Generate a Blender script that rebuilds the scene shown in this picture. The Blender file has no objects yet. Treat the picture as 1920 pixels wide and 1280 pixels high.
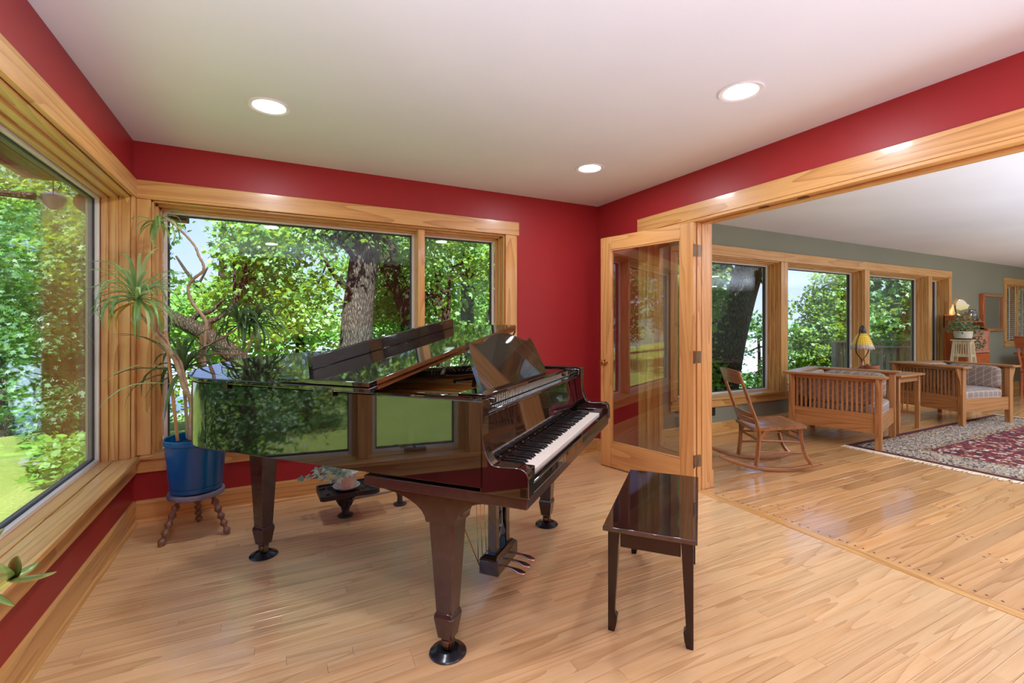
import bpy, bmesh, math, random
import numpy as np
from mathutils import Vector, Matrix
R = math.radians
sc = bpy.context.scene
COL = sc.collection
random.seed(7)

# ------------------------------------------------------------------ camera, world, sun, exposure
FPX = 877.0
cd = bpy.data.cameras.new('camera')
cd.sensor_width = 36.0
cd.lens = FPX / 1920 * 36.0
cd.shift_y = -30 / 1920
cd.clip_start = 0.05
cd.clip_end = 2000
cam = bpy.data.objects.new('camera', cd)
COL.objects.link(cam)
CAMH = 1.26
YAW = R(27.06)
cam.location = (0, 0, CAMH)
cam.rotation_euler = (R(90), 0, -YAW)
sc.camera = cam
FW = Vector((math.sin(YAW), math.cos(YAW), 0))
RT = Vector((math.cos(YAW), -math.sin(YAW), 0))

vs = sc.view_settings
vs.view_transform = 'Standard'
vs.look = 'None'
vs.gamma = 1.0
vs.use_curve_mapping = False
vs.exposure = 0.05
vs.use_white_balance = True        # the photograph is balanced for the warm bounce off the oak
vs.white_balance_temperature = 5700
vs.white_balance_tint = 11.0
sc.cycles.max_bounces = 9
sc.cycles.diffuse_bounces = 4
sc.cycles.glossy_bounces = 5
sc.cycles.transmission_bounces = 6
sc.cycles.transparent_max_bounces = 28
sc.cycles.sample_clamp_indirect = 6
sc.cycles.caustics_reflective = False
sc.cycles.caustics_refractive = False
sc.cycles.use_denoising = True

w = bpy.data.worlds.new('sky')
sc.world = w
w.use_nodes = True
nt = w.node_tree
nt.nodes.clear()
tc = nt.nodes.new('ShaderNodeTexCoord')
sep = nt.nodes.new('ShaderNodeSeparateXYZ')
ramp = nt.nodes.new('ShaderNodeValToRGB')
bgd = nt.nodes.new('ShaderNodeBackground')
out = nt.nodes.new('ShaderNodeOutputWorld')
nt.links.new(tc.outputs['Generated'], sep.inputs[0])
nt.links.new(sep.outputs['Z'], ramp.inputs[0])
nt.links.new(ramp.outputs[0], bgd.inputs[0])
nt.links.new(bgd.outputs[0], out.inputs[0])
e = ramp.color_ramp.elements
e[0].position = 0.0
e[0].color = (0.74, 0.77, 0.93, 1)
e[1].position = 1.0
e[1].color = (0.20, 0.40, 0.85, 1)
m_ = e.new(0.22)
m_.color = (0.50, 0.61, 1.0, 1)
SKY = 1.4
bgd.inputs[1].default_value = SKY

sl = bpy.data.lights.new('sun', 'SUN')
sl.energy = 21.0
sl.angle = R(0.6)
sl.color = (1.0, 0.95, 0.86)
so = bpy.data.objects.new('sun', sl)
COL.objects.link(so)
SUN = Vector((-0.10, -0.62, 0.80)).normalized()
so.rotation_euler = SUN.to_track_quat('Z', 'Y').to_euler()
LAMP_W = 9.0             # each recessed lamp
LAMP_ADDED_W = 9.0
def bounce(x, y, z, sx, sy, watt):
    """added fill light, no fixture of the rooms, pointed at the ceiling"""
    l = bpy.data.lights.new('bounce_fill', 'AREA')
    l.shape = 'RECTANGLE'
    l.size, l.size_y = sx, sy
    l.energy = watt
    l.color = (0.90, 0.96, 1.0)
    o = bpy.data.objects.new('bounce_fill', l)
    COL.objects.link(o)
    o.location = (x, y, z)
    o.rotation_euler = Vector((0, 0.26, -0.966)).to_track_quat('Z', 'Y').to_euler()   # aimed up and a little back
bounce(0.0, -0.4, 0.4, 1.4, 1.6, 112)  # unseen area lights added to brighten both rooms off the ceiling
bounce(5.6, -0.9, 0.4, 4.0, 1.6, 270)
bounce(10.6, -0.7, 0.4, 4.0, 1.6, 270)

# ------------------------------------------------------------------ helpers
def at(px, py, t):
    """a point at depth t along the viewing ray of a measured spot of the photograph"""
    u = (px - 960) / FPX
    v = (py - 610) / FPX
    p = (FW + RT * u) * t
    return Vector((p.x, p.y, CAMH - v * t))

class G:
    """collects shapes, becomes ONE mesh object"""
    def __init__(s):
        s.v = []
        s.f = []
        s.c = []      # optional per-face value
    def add(s, vs, fs, c=None):
        o = len(s.v)
        s.v += [tuple(p) for p in vs]
        s.f += [tuple(i + o for i in f) for f in fs]
        s.c += [c if c is not None else 0.5] * len(fs)
        return s
    def box(s, x0, x1, y0, y1, z0, z1, c=None):
        return s.hexa([(x0, y0, z0), (x1, y0, z0), (x1, y1, z0), (x0, y1, z0),
                       (x0, y0, z1), (x1, y0, z1), (x1, y1, z1), (x0, y1, z1)], c)
    def hexa(s, p, c=None):
        return s.add(p, [(3, 2, 1, 0), (4, 5, 6, 7), (0, 1, 5, 4), (1, 2, 6, 5), (2, 3, 7, 6), (3, 0, 4, 7)], c)
    def cbox(s, cx, cy, cz, dx, dy, dz):
        return s.box(cx - dx / 2, cx + dx / 2, cy - dy / 2, cy + dy / 2, cz - dz / 2, cz + dz / 2)
    def prism(s, poly, h0, h1, mp=None):
        """poly: 2D outline; extruded h0..h1; mp(a,b,h)->xyz"""
        mp = mp or (lambda a, b, h: (a, b, h))
        n = len(poly)
        area = sum(poly[i][0] * poly[(i + 1) % n][1] - poly[(i + 1) % n][0] * poly[i][1] for i in range(n))
        if area < 0:
            poly = poly[::-1]
        vs = [mp(a, b, h0) for a, b in poly] + [mp(a, b, h1) for a, b in poly]
        fs = [tuple(range(n))[::-1], tuple(range(n, 2 * n))]
        for i in range(n):
            j = (i + 1) % n
            fs.append((i, j, n + j, n + i))
        return s.add(vs, fs)
    def lathe(s, prof, n=20, c=(0, 0, 0), ax=2):
        """prof: [(r, z)] bottom to top"""
        vs, fs = [], []
        m = len(prof)
        for r, z in prof:
            for k in range(n):
                a = 2 * math.pi * k / n
                vs.append((c[0] + r * math.cos(a), c[1] + r * math.sin(a), c[2] + z))
        for i in range(m - 1):
            for k in range(n):
                k2 = (k + 1) % n
                fs.append((i * n + k, i * n + k2, (i + 1) * n + k2, (i + 1) * n + k))
        if prof[0][0] > 1e-5:
            fs.append(tuple(range(n))[::-1])
        if prof[-1][0] > 1e-5:
            fs.append(tuple((m - 1) * n + k for k in range(n)))
        return s.add(vs, fs)
    def tube(s, path, r, n=8, cap=True, c=None):
        path = [Vector(p) for p in path]
        m = len(path)
        rs = r if isinstance(r, (list, tuple)) else [r] * m
        vs, fs = [], []
        t0 = (path[1] - path[0]).normalized()
        ref = Vector((0, 0, 1)) if abs(t0.z) < 0.9 else Vector((1, 0, 0))
        nx = t0.cross(ref).normalized()
        for i in range(m):
            a = path[max(i - 1, 0)]
            b = path[min(i + 1, m - 1)]
            t = (b - a).normalized()
            nx = (nx - t * nx.dot(t))
            nx = nx.normalized() if nx.length > 1e-6 else t.orthogonal().normalized()
            ny = t.cross(nx)
            for k in range(n):
                an = 2 * math.pi * k / n
                vs.append(path[i] + (nx * math.cos(an) + ny * math.sin(an)) * rs[i])
        for i in range(m - 1):
            for k in range(n):
                k2 = (k + 1) % n
                fs.append((i * n + k, i * n + k2, (i + 1) * n + k2, (i + 1) * n + k))
        if cap:
            fs.append(tuple(range(n))[::-1])
            fs.append(tuple((m - 1) * n + k for k in range(n)))
        return s.add(vs, fs, c)
    def bar(s, a, b, wd, ht, up=(0, 0, 1)):
        """a rectangular bar from a to b"""
        a, b = Vector(a), Vector(b)
        t = (b - a).normalized()
        x = t.cross(Vector(up)).normalized()
        y = x.cross(t).normalized()
        q = [(-1, -1), (1, -1), (1, 1), (-1, 1)]
        lo = [a + x * i * wd / 2 + y * j * ht / 2 for i, j in q]
        hi = [b + x * i * wd / 2 + y * j * ht / 2 for i, j in q]
        return s.hexa(lo + hi)
    def xf(s, M):
        s.v = [tuple(M @ Vector(p)) for p in s.v]
        return s
    def obj(s, name, mat, parent=None, bevel=0.0, seg=1, smooth=None, kind=None, label=None, attr=False):
        me = bpy.data.meshes.new(name)
        me.from_pydata([tuple(p) for p in s.v], [], s.f)
        if attr:
            at_ = me.attributes.new('rnd', 'FLOAT', 'FACE')
            at_.data.foreach_set('value', s.c)
        bm = bmesh.new()
        bm.from_mesh(me)
        bmesh.ops.recalc_face_normals(bm, faces=bm.faces)
        if bevel > 0:
            ed = [x for x in bm.edges if len(x.link_faces) == 2 and x.calc_face_angle(0) > 0.5]
            res = bmesh.ops.bevel(bm, geom=ed, offset=bevel, segments=seg, affect='EDGES', clamp_overlap=True, profile=0.5)
            if smooth is None:
                for f in res['faces']:
                    f.smooth = True
        bm.to_mesh(me)
        bm.free()
        if smooth:
            me.shade_smooth()
            me.set_sharp_from_angle(angle=R(38 if smooth is True else smooth))
        mats = mat if isinstance(mat, (list, tuple)) else [mat]
        for m in mats:
            me.materials.append(m)
        o = bpy.data.objects.new(name, me)
        COL.objects.link(o)
        if parent:
            o.parent = parent
        if kind:
            o['kind'] = kind
        if label:
            o['label'] = label
        return o

def thing(name, label, cat, loc=(0, 0, 0), rz=0, group=None, rot=None):
    o = bpy.data.objects.new(name, None)
    o.empty_display_size = 0.1
    COL.objects.link(o)
    o.location = loc
    o.rotation_euler = rot or (0, 0, rz)
    o['label'] = label
    o['category'] = cat
    if group:
        o['group'] = group
    return o

def tag(o, label, cat, group=None, kind=None):
    o['label'] = label
    o['category'] = cat
    if group:
        o['group'] = group
    if kind:
        o['kind'] = kind
    return o

def struct(name, label=None):
    o = bpy.data.objects.new(name, None)
    o.empty_display_size = 0.1
    COL.objects.link(o)
    o['kind'] = 'structure'
    if label:
        o['label'] = label
    return o

def catmull(P, k=6, closed=False):
    P = [Vector(p) for p in P]
    n = len(P)
    out = []
    rng = n if closed else n - 1
    for i in range(rng):
        if closed:
            a, b, c, d = P[(i - 1) % n], P[i], P[(i + 1) % n], P[(i + 2) % n]
        else:
            a, b, c, d = P[max(i - 1, 0)], P[i], P[i + 1], P[min(i + 2, n - 1)]
        for j in range(k):
            t = j / k
            out.append(0.5 * ((2 * b) + (c - a) * t + (2 * a - 5 * b + 4 * c - d) * t * t + (3 * b - a - 3 * c + d) * t ** 3))
    if not closed:
        out.append(P[-1])
    return out

# ------------------------------------------------------------------ materials
class NT:
    def __init__(s, name):
        s.m = bpy.data.materials.new(name)
        s.m.use_nodes = True
        s.t = s.m.node_tree
        s.t.nodes.clear()
        s.out = s.t.nodes.new('ShaderNodeOutputMaterial')
    def n(s, typ, **kw):
        nd = s.t.nodes.new('ShaderNode' + typ)
        for k, v in kw.items():
            if k.startswith('_'):
                setattr(nd, k[1:], v)
            else:
                key = k.replace('__', ' ')
                s.set(nd.inputs[int(key[1:])] if key[0] == 'i' and key[1:].isdigit() else nd.inputs[key], v)
        return nd
    def set(s, sock, v):
        if isinstance(v, bpy.types.NodeSocket):
            s.t.links.new(v, sock)
        elif hasattr(v, 'outputs'):
            s.t.links.new(v.outputs[0], sock)
        else:
            if isinstance(v, (tuple, list)) and len(v) == 3 and sock.type == 'RGBA':
                v = (*v, 1)
            sock.default_value = v
    def ramp(s, fac, stops, interp='LINEAR'):
        nd = s.t.nodes.new('ShaderNodeValToRGB')
        nd.color_ramp.interpolation = interp
        el = nd.color_ramp.elements
        while len(el) < len(stops):
            el.new(0.5)
        for x, (p, c) in zip(el, stops):
            x.position = p
            x.color = (*c, 1) if len(c) == 3 else c
        s.set(nd.inputs[0], fac)
        return nd
    def math(s, op, a, b=0.0):
        nd = s.t.nodes.new('ShaderNodeMath')
        nd.operation = op
        s.set(nd.inputs[0], a)
        s.set(nd.inputs[1], b)
        return nd
    def mix(s, fac, a, b, mode='MIX'):
        nd = s.t.nodes.new('ShaderNodeMix')
        nd.data_type = 'RGBA'
        nd.blend_type = mode
        s.set(nd.inputs[0], fac)
        s.set(nd.inputs[6], a)
        s.set(nd.inputs[7], b)
        return nd.outputs[2]
    def bsdf(s, base, rough=0.5, metal=0.0, bump=None, bstr=0.2, bdist=0.002, **kw):
        nd = s.t.nodes.new('ShaderNodeBsdfPrincipled')
        s.set(nd.inputs['Base Color'], base)
        s.set(nd.inputs['Roughness'], rough)
        s.set(nd.inputs['Metallic'], metal)
        for k, v in kw.items():
            s.set(nd.inputs[k.replace('_', ' ')], v)
        if bump is not None:
            b = s.n('Bump', Strength=bstr, Distance=bdist)
            s.set(b.inputs['Height'], bump)
            s.t.links.new(b.outputs[0], nd.inputs['Normal'])
        s.t.links.new(nd.outputs[0], s.out.inputs[0])
        return nd

def srgb(r, g, b):
    f = lambda c: (c / 255 / 12.92) if c <= 10 else ((c / 255 + 0.055) / 1.055) ** 2.4
    return (f(r), f(g), f(b))

def simple(name, col, rough=0.5, metal=0.0, var=0.08, scale=8.0, **kw):
    t = NT(name)
    tc = t.n('TexCoord')
    no = t.n('TexNoise', Vector=tc.outputs['Object'], Scale=scale, Detail=3.0)
    d = tuple(max(0, c * (1 - var)) for c in col)
    l = tuple(min(1, c * (1 + var)) for c in col)
    rp = t.ramp(no.outputs[0], [(0.3, d), (0.7, l)])
    t.bsdf(rp, rough, metal, **kw)
    return t.m

def wood(name, axis, dark, mid, light, rough=0.33, rings=1.0, coat=0.25, world=False, plank=False, bstr=0.12):
    """straight and cathedral oak-like grain running along one axis"""
    t = NT(name)
    if world:
        vec = t.n('NewGeometry').outputs['Position']
    else:
        vec = t.n('TexCoord').outputs['Object']
    if plank:
        a = t.n('Attribute', _attribute_name='rnd')
        off = t.n('CombineXYZ', X=t.math('MULTIPLY', a.outputs['Fac'], 37.0), Y=t.math('MULTIPLY', a.outputs['Fac'], 11.0), Z=t.math('MULTIPLY', a.outputs['Fac'], 53.0))
        vm = t.n('VectorMath', _operation='ADD')
        t.set(vm.inputs[0], vec)
        t.set(vm.inputs[1], off)
        vec = vm.outputs[0]
    lo, hi = 0.55, 9.0
    scl = [hi, hi, hi]
    scl['XYZ'.index(axis)] = lo
    mp = t.n('Mapping', Vector=vec, Scale=tuple(scl))
    warp = t.n('TexNoise', Vector=mp.outputs[0], Scale=0.55 * rings, Detail=2.0, Roughness=0.5)
    rg = t.math('FRACT', t.math('MULTIPLY', warp.outputs[0], 13.0))
    rg2 = t.math('POWER', rg, 2.2)
    scl2 = [150, 150, 150]
    scl2['XYZ'.index(axis)] = 5.0
    mp2 = t.n('Mapping', Vector=vec, Scale=tuple(scl2))
    fine = t.n('TexNoise', Vector=mp2.outputs[0], Scale=1.0, Detail=3.0, Roughness=0.6)
    scl3 = [3, 3, 3]
    scl3['XYZ'.index(axis)] = 0.7
    mp3 = t.n('Mapping', Vector=vec, Scale=tuple(scl3))
    broad = t.n('TexNoise', Vector=mp3.outputs[0], Scale=1.0, Detail=2.0)
    g = t.math('ADD', t.math('MULTIPLY', rg2, 0.42), t.math('MULTIPLY', fine.outputs[0], 0.55))
    base = t.ramp(g, [(0.2, light), (0.5, mid), (0.92, dark)])
    bc = t.mix(t.math('MULTIPLY', broad.outputs[0], 0.45), base.outputs[0], mid)
    if plank:
        tone = t.ramp(a.outputs['Fac'], [(0.0, (1 - 0.27 * plank, 1 - 0.29 * plank, 1 - 0.31 * plank)), (0.35, (0.96, 0.96, 0.96)), (0.7, (1.02, 1.01, 1.0)), (1.0, (1 + 0.13 * plank, 1 + 0.10 * plank, 1 + 0.05 * plank))])
        bc = t.mix(1.0, bc, tone.outputs[0], 'MULTIPLY')
    t.bsdf(bc, rough, 0, bump=t.math('MULTIPLY', g, -1.0), bstr=bstr, bdist=0.001, Coat_Weight=coat, Coat_Roughness=0.12)
    return t.m

OD, OM, OL = srgb(146, 95, 44), srgb(204, 152, 84), srgb(222, 178, 110)
oak = {a: wood('oak_trim_' + a.lower(), a, OD, OM, OL) for a in 'XYZ'}
DD, DM, DL = srgb(146, 92, 46), srgb(202, 148, 84), srgb(218, 168, 104)
doak = {a: wood('oak_door_' + a.lower(), a, DD, DM, DL) for a in 'XYZ'}
MD, MM, ML = srgb(108, 68, 34), srgb(166, 112, 62), srgb(190, 136, 82)
moak = {a: wood('mission_oak_' + a.lower(), a, MD, MM, ML, rough=0.38) for a in 'XYZ'}
KD, KM, KL = srgb(80, 48, 26), srgb(142, 92, 54), srgb(166, 116, 72)
roak = {a: wood('rocker_oak_' + a.lower(), a, KD, KM, KL, rough=0.3) for a in 'XYZ'}
CD, CM, CL = srgb(110, 48, 20), srgb(164, 82, 38), srgb(188, 106, 54)
coak = {a: wood('cherry_wood_' + a.lower(), a, CD, CM, CL, rough=0.28) for a in 'XYZ'}
floor_a = wood('strip_floor_oak', 'X', srgb(162, 116, 68), srgb(217, 175, 120), srgb(230, 196, 144), rough=0.30, world=True, plank=0.42, coat=0.6, bstr=0.08)
floor_b = wood('plank_floor_oak', 'X', srgb(144, 92, 48), srgb(211, 158, 98), srgb(225, 178, 120), rough=0.27, world=True, plank=0.95, coat=0.65, bstr=0.08)
sub_m = simple('floor_joint', srgb(84, 52, 28), 0.8)
plug_m = simple('plug_walnut', srgb(74, 40, 22), 0.45)

def paint(name, col, rough=0.55, bstr=0.06):
    t = NT(name)
    p = t.n('NewGeometry').outputs['Position']
    n1 = t.n('TexNoise', Vector=p, Scale=260.0, Detail=2.0)
    n2 = t.n('TexNoise', Vector=p, Scale=1.3, Detail=2.0)
    rp = t.ramp(n2.outputs[0], [(0.3, tuple(c * 0.97 for c in col)), (0.7, tuple(min(1, c * 1.03) for c in col))])
    t.bsdf(rp, rough, bump=n1.outputs[0], bstr=bstr, bdist=0.001, Specular_IOR_Level=0.35)
    return t.m
red_m = paint('red_wall_paint', srgb(160, 42, 44), 0.42)
sage_m = paint('sage_wall_paint', srgb(136, 138, 122), 0.6)
ceil_m = paint('ceiling_paint', (0.79, 0.82, 0.88), 0.75)
black_m = simple('black_lacquer', (0.010, 0.0075, 0.007), 0.03, var=0.2, Coat_Weight=0.0, IOR=2.0)
satin_m = simple('black_satin', (0.012, 0.010, 0.010), 0.3)
iron_m = simple('cast_iron', (0.035, 0.037, 0.042), 0.38, metal=0.3, var=0.3)
brass_m = simple('brass', srgb(200, 156, 82), 0.22, metal=1.0)
oldbrass_m = simple('antique_brass', srgb(126, 106, 86), 0.35, metal=1.0)
steel_m = simple('steel', (0.55, 0.54, 0.52), 0.25, metal=1.0)
ivory_m = simple('ivory_key', srgb(232, 222, 208), 0.18, var=0.02)
ebony_m = simple('ebony_key', (0.012, 0.011, 0.011), 0.22)
felt_m = simple('red_felt', srgb(170, 30, 40), 0.95)
gold_m = simple('plate_gold', srgb(178, 138, 80), 0.4, metal=0.3)
board_m = wood('spruce_soundboard', 'Y', srgb(150, 110, 60), srgb(196, 156, 98), srgb(212, 176, 120), rough=0.35)
legwood_m = simple('dark_mahogany_lacquer', srgb(62, 48, 43), 0.13, var=0.15, scale=30, IOR=1.65)
vinyl_m = simple('white_vinyl_frame', srgb(226, 222, 214), 0.35, var=0.02)
rubber_m = simple('dark_gasket', (0.03, 0.03, 0.032), 0.6)

def glass(name, tint=(0.97, 0.985, 0.975), f0=0.045):
    t = NT(name)
    lw = t.n('LayerWeight', Blend=0.5)
    f = t.math('ADD', t.math('MULTIPLY', t.math('POWER', lw.outputs['Facing'], 5.0), 0.9), f0)
    tr = t.n('BsdfTransparent', Color=tint)
    gl = t.n('BsdfGlossy', Color=(1, 1, 1), Roughness=0.0)
    mx = t.n('MixShader')
    t.set(mx.inputs[0], f)
    t.t.links.new(tr.outputs[0], mx.inputs[1])
    t.t.links.new(gl.outputs[0], mx.inputs[2])
    t.t.links.new(mx.outputs[0], t.out.inputs[0])
    return t.m
glass_m = glass('window_glass', f0=0.013)
door_glass_m = glass('door_glass', (0.90, 0.90, 0.87), 0.13)

def emit(name, col, strength):
    t = NT(name)
    em = t.n('Emission', Color=col, Strength=strength)
    t.t.links.new(em.outputs[0], t.out.inputs[0])
    return t.m

def leafmat(name, dark, light, trans, tw=0.45, gloss=0.04):
    t = NT(name)
    a = t.n('Attribute', _attribute_name='rnd')
    c1 = t.ramp(a.outputs['Fac'], [(0.0, dark), (1.0, light)])
    c2 = t.ramp(a.outputs['Fac'], [(0.0, tuple(x * 0.7 for x in trans)), (1.0, trans)])
    d = t.n('BsdfDiffuse', Color=c1.outputs[0])
    tl = t.n('BsdfTranslucent', Color=c2.outputs[0])
    mx = t.n('MixShader', Fac=tw)
    t.t.links.new(d.outputs[0], mx.inputs[1])
    t.t.links.new(tl.outputs[0], mx.inputs[2])
    gl = t.n('BsdfGlossy', Color=(1, 1, 1), Roughness=0.6)
    m2 = t.n('MixShader', Fac=gloss)
    t.t.links.new(mx.outputs[0], m2.inputs[1])
    t.t.links.new(gl.outputs[0], m2.inputs[2])
    t.t.links.new(m2.outputs[0], t.out.inputs[0])
    return t.m
# ------------------------------------------------------------------ room shell
HC = 2.44
XL, YB, XR = -0.794, 3.755, 2.876      # left wall, back wall, partition face
XR2 = 3.02                              # partition face in the living room
YF = -1.3                               # wall behind the viewpoint
XE = 14.6                               # far end of the living room
HT, HB = 2.19, 2.07                     # head trim top / bottom
SILL = 0.43

def wallholes(name, mat, axis, p0, p1, a0, a1, z0, z1, holes, label):
    """a wall slab p0..p1 thick on 'axis', spanning a0..a1, with rectangular holes (a,b,z0,z1)"""
    g = G()
    def bx(a, b, c, d):
        if b - a < 1e-4 or d - c < 1e-4:
            return
        if axis == 'x':
            g.box(p0, p1, a, b, c, d)
        else:
            g.box(a, b, p0, p1, c, d)
    cur = a0
    for (ha, hb, hz0, hz1) in sorted(holes):
        bx(cur, ha, z0, z1)
        bx(ha, hb, z0, hz0)
        bx(ha, hb, hz1, z1)
        cur = hb
    bx(cur, a1, z0, z1)
    o = g.obj(name, mat)
    o['kind'] = 'structure'
    o['label'] = label
    return o

WT = 0.21
# window openings in the walls
W1 = (1.20, 3.69)
W2 = (-0.70, 1.845)
FARW = [(3.95, 5.748), (5.89, 7.692), (7.822, 9.61), (9.73, 10.335)]
FARW7 = (12.77, 14.25)
wallholes('wall_left', red_m, 'x', XL - WT, XL, YF, YB + WT, -0.1, HC, [(W1[0], W1[1], SILL - 0.03, HB)], 'red wall around the long corner window, left of the piano')
wallholes('wall_back', red_m, 'y', YB, YB + WT, XL, XR + 0.03, -0.1, HC, [(W2[0], W2[1], SILL - 0.03, HB)], 'red wall with the two-light window behind the piano')
wallholes('wall_rear', sage_m, 'y', YB, YB + WT, XR + 0.03, XE, -0.1, HC,
          [(a, b, SILL - 0.03, HB) for a, b in FARW] + [(FARW7[0], FARW7[1], 0.95, HB)], 'sage green wall with the row of windows in the living room')
wallholes('wall_right', red_m, 'x', XR, XR + 0.072, YF, YB, -0.1, HC, [(-0.3, 3.06, -0.2, HB)], 'red wall and lintel over the wide cased opening')
wallholes('wall_partition', sage_m, 'x', XR + 0.072, XR2, YF, YB, -0.1, HC, [(-0.3, 3.06, -0.2, HB)], 'sage side of the wall over the wide opening')
wallholes('wall_front', red_m, 'y', YF - 0.15, YF, XL - WT, XR + 0.07, -0.1, HC, [], 'red wall behind the viewpoint')
wallholes('wall_south', sage_m, 'y', -3.15, -3.0, XR + 0.07, XE, -0.1, HC, [], 'sage wall on the near side of the living room')
wallholes('wall_west', sage_m, 'x', XR + 0.07, XR2, -3.0, YF, -0.1, HC, [], 'sage wall closing the living room')
wallholes('wall_east', sage_m, 'x', XE, XE + 0.15, -3.0, YB + WT, -0.1, HC, [], 'sage wall at the far end of the living room')
o = G().box(XL - WT, XE + 0.15, -3.15, YB + WT, HC, HC + 0.12).obj('ceiling', ceil_m)
o['kind'] = 'structure'
o['label'] = 'white ceiling over both rooms'
# roof overhang, rafter end under the corner
rf = struct('roof', 'roof with deep wooden eaves outside the corner window')
soff_m = wood('weathered_soffit', 'X', srgb(70, 62, 56), srgb(104, 94, 86), srgb(128, 116, 106), rough=0.8, coat=0)
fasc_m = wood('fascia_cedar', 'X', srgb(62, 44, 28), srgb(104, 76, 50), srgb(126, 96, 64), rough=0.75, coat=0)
G().box(-1.50, XE + 0.2, -3.3, 4.42, 2.56, 2.66).obj('deck', soff_m, rf)
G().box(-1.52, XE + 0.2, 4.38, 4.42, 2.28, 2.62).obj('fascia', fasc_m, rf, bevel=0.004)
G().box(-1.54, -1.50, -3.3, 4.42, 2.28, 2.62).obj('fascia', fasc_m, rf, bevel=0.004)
rr = []
for k in range(13):
    a = math.pi / 2 + math.pi * k / 12
    rr.append((0.07 + 0.07 * math.cos(a), 0.065 + 0.065 * math.sin(a)))
rr = [(0.62, 0.0), (0.62, 0.13)] + rr
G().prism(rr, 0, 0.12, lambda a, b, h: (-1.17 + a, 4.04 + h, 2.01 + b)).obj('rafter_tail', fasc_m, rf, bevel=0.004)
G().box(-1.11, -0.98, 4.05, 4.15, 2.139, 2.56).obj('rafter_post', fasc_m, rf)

# ---------------------------------------------------------------- floor: every board that can be told apart is its own part
random.seed(11)
def planks(x0, x1, y0, y1, widths, lens, floorname, mat, label, z=0.0):
    fl = G().box(x0, x1, y0, y1, -0.08, -0.010).obj(floorname, sub_m)
    fl['kind'] = 'structure'
    fl['label'] = label
    L = []
    y = y1
    while y > y0 + 0.001:
        wd = random.choice(widths)
        ya = max(y0, y - wd)
        x = x0 - random.random() * lens[0]
        while x < x1:
            xb = x + random.uniform(*lens)
            a, b = max(x, x0), min(xb, x1)
            if b - a > 0.02:
                L.append((a, b, ya, y, random.random()))
            x = xb
        y = ya
    sco = []
    for i, (a, b, ya, yb, r_) in enumerate(L):
        s_ = 0
        for k in range(5):
            p = Vector((a + (b - a) * (k + 0.5) / 5, (ya + yb) / 2, 0))
            f, r = p.dot(FW), p.dot(RT)
            if f < 1.5 or abs(r / f) > 1.12 or CAMH * FPX / f > 690:
                continue
            s_ += (b - a) * (yb - ya) / 5 / f ** 3
        sco.append((s_, i))
    big = {i for s_, i in sorted(sco, reverse=True)[:300] if s_ > 0}
    rest = G()
    for i, (a, b, ya, yb, r_) in enumerate(L):
        g = G() if i in big else rest
        d, e_ = 0.0004, 0.0005
        zt = z - random.random() * 0.0002
        lo = [(a + d, ya + d, -0.012), (b - d, ya + d, -0.012), (b - d, yb - d, -0.012), (a + d, yb - d, -0.012)]
        md = [(p[0], p[1], zt - 0.0006) for p in lo]
        hi = [(a + d + e_, ya + d + e_, zt), (b - d - e_, ya + d + e_, zt), (b - d - e_, yb - d - e_, zt), (a + d + e_, yb - d - e_, zt)]
        fs = [(8, 9, 10, 11)] + [(k, (k + 1) % 4, 4 + (k + 1) % 4, 4 + k) for k in range(4)] + [(4 + k, 4 + (k + 1) % 4, 8 + (k + 1) % 4, 8 + k) for k in range(4)]
        g.add(lo + md + hi, fs, r_)
        if i in big:
            g.obj('floor_board', mat, fl, attr=True)
    rest.obj('floor_boarding', mat, fl, kind='stuff', attr=True)
    return fl, L
fl1, _ = planks(XL, 2.865, YF, YB, [0.0572], (0.35, 1.5), 'floor', floor_a, 'narrow oak strip floor under the piano')
fl2, L2 = planks(2.935, XE, -3.0, YB, [0.082, 0.108, 0.134], (0.7, 2.2), 'floor.001', floor_b, 'wider pegged oak plank floor of the living room')
g = G()
for (a, b, ya, yb, r_) in L2:
    f = Vector(((a + b) / 2, (ya + yb) / 2, 0)).dot(FW)
    if f < 1.5 or f > 7 or b > 8:
        continue
    for xx in (a + 0.035, b - 0.035):
        for yy in (ya + 0.25 * (yb - ya), ya + 0.75 * (yb - ya)):
            g.add([(xx + 0.0062 * math.cos(k * math.pi / 4), yy + 0.0062 * math.sin(k * math.pi / 4), zz) for zz in (-0.002, 0.0005) for k in range(8)],
                  [tuple(range(8, 16))] + [(k, (k + 1) % 8, 8 + (k + 1) % 8, 8 + k) for k in range(8)])
g.obj('wooden_plug', plug_m, fl2, kind='stuff')
tr_ = struct('trim_1', 'flat oak threshold strip between the two floors')
G().box(2.865, 2.898, YF, YB, -0.02, 0.003).obj('threshold_board', oak['Y'], tr_, bevel=0.001)
G().box(2.899, 2.935, YF, YB, -0.02, 0.002).obj('threshold_board', oak['Y'], tr_, bevel=0.001)

# ---------------------------------------------------------------- baseboards (board + shoe moulding)
def baseboard(name, segs, axis, face, sgn, label, m=None):
    b = struct(name, label)
    for a0, a1 in segs:
        g = G()
        sh = G()
        prof = [(0, 0), (0.016, 0), (0.016, 0.128), (0.012, 0.137), (0, 0.14)]
        shp = [(0.016, 0)] + [(0.016 + 0.016 * math.cos(t_ * math.pi / 8), 0.02 * math.sin(t_ * math.pi / 8)) for t_ in range(5)]
        for gg, pr in ((g, prof), (sh, shp)):
            if axis == 'y':
                gg.prism(pr, a0, a1, lambda a, b_, h: (face + sgn * a, h, b_))
            else:
                gg.prism(pr, a0, a1, lambda a, b_, h: (h, face + sgn * a, b_))
        mm = (m or oak)['Y' if axis == 'y' else 'X']
        g.obj('board', mm, b)
        sh.obj('shoe_moulding', mm, b, smooth=True)
    return b
baseboard('baseboard_left', [(YF, YB)], 'y', XL, 1, 'oak baseboard along the left wall')
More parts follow.
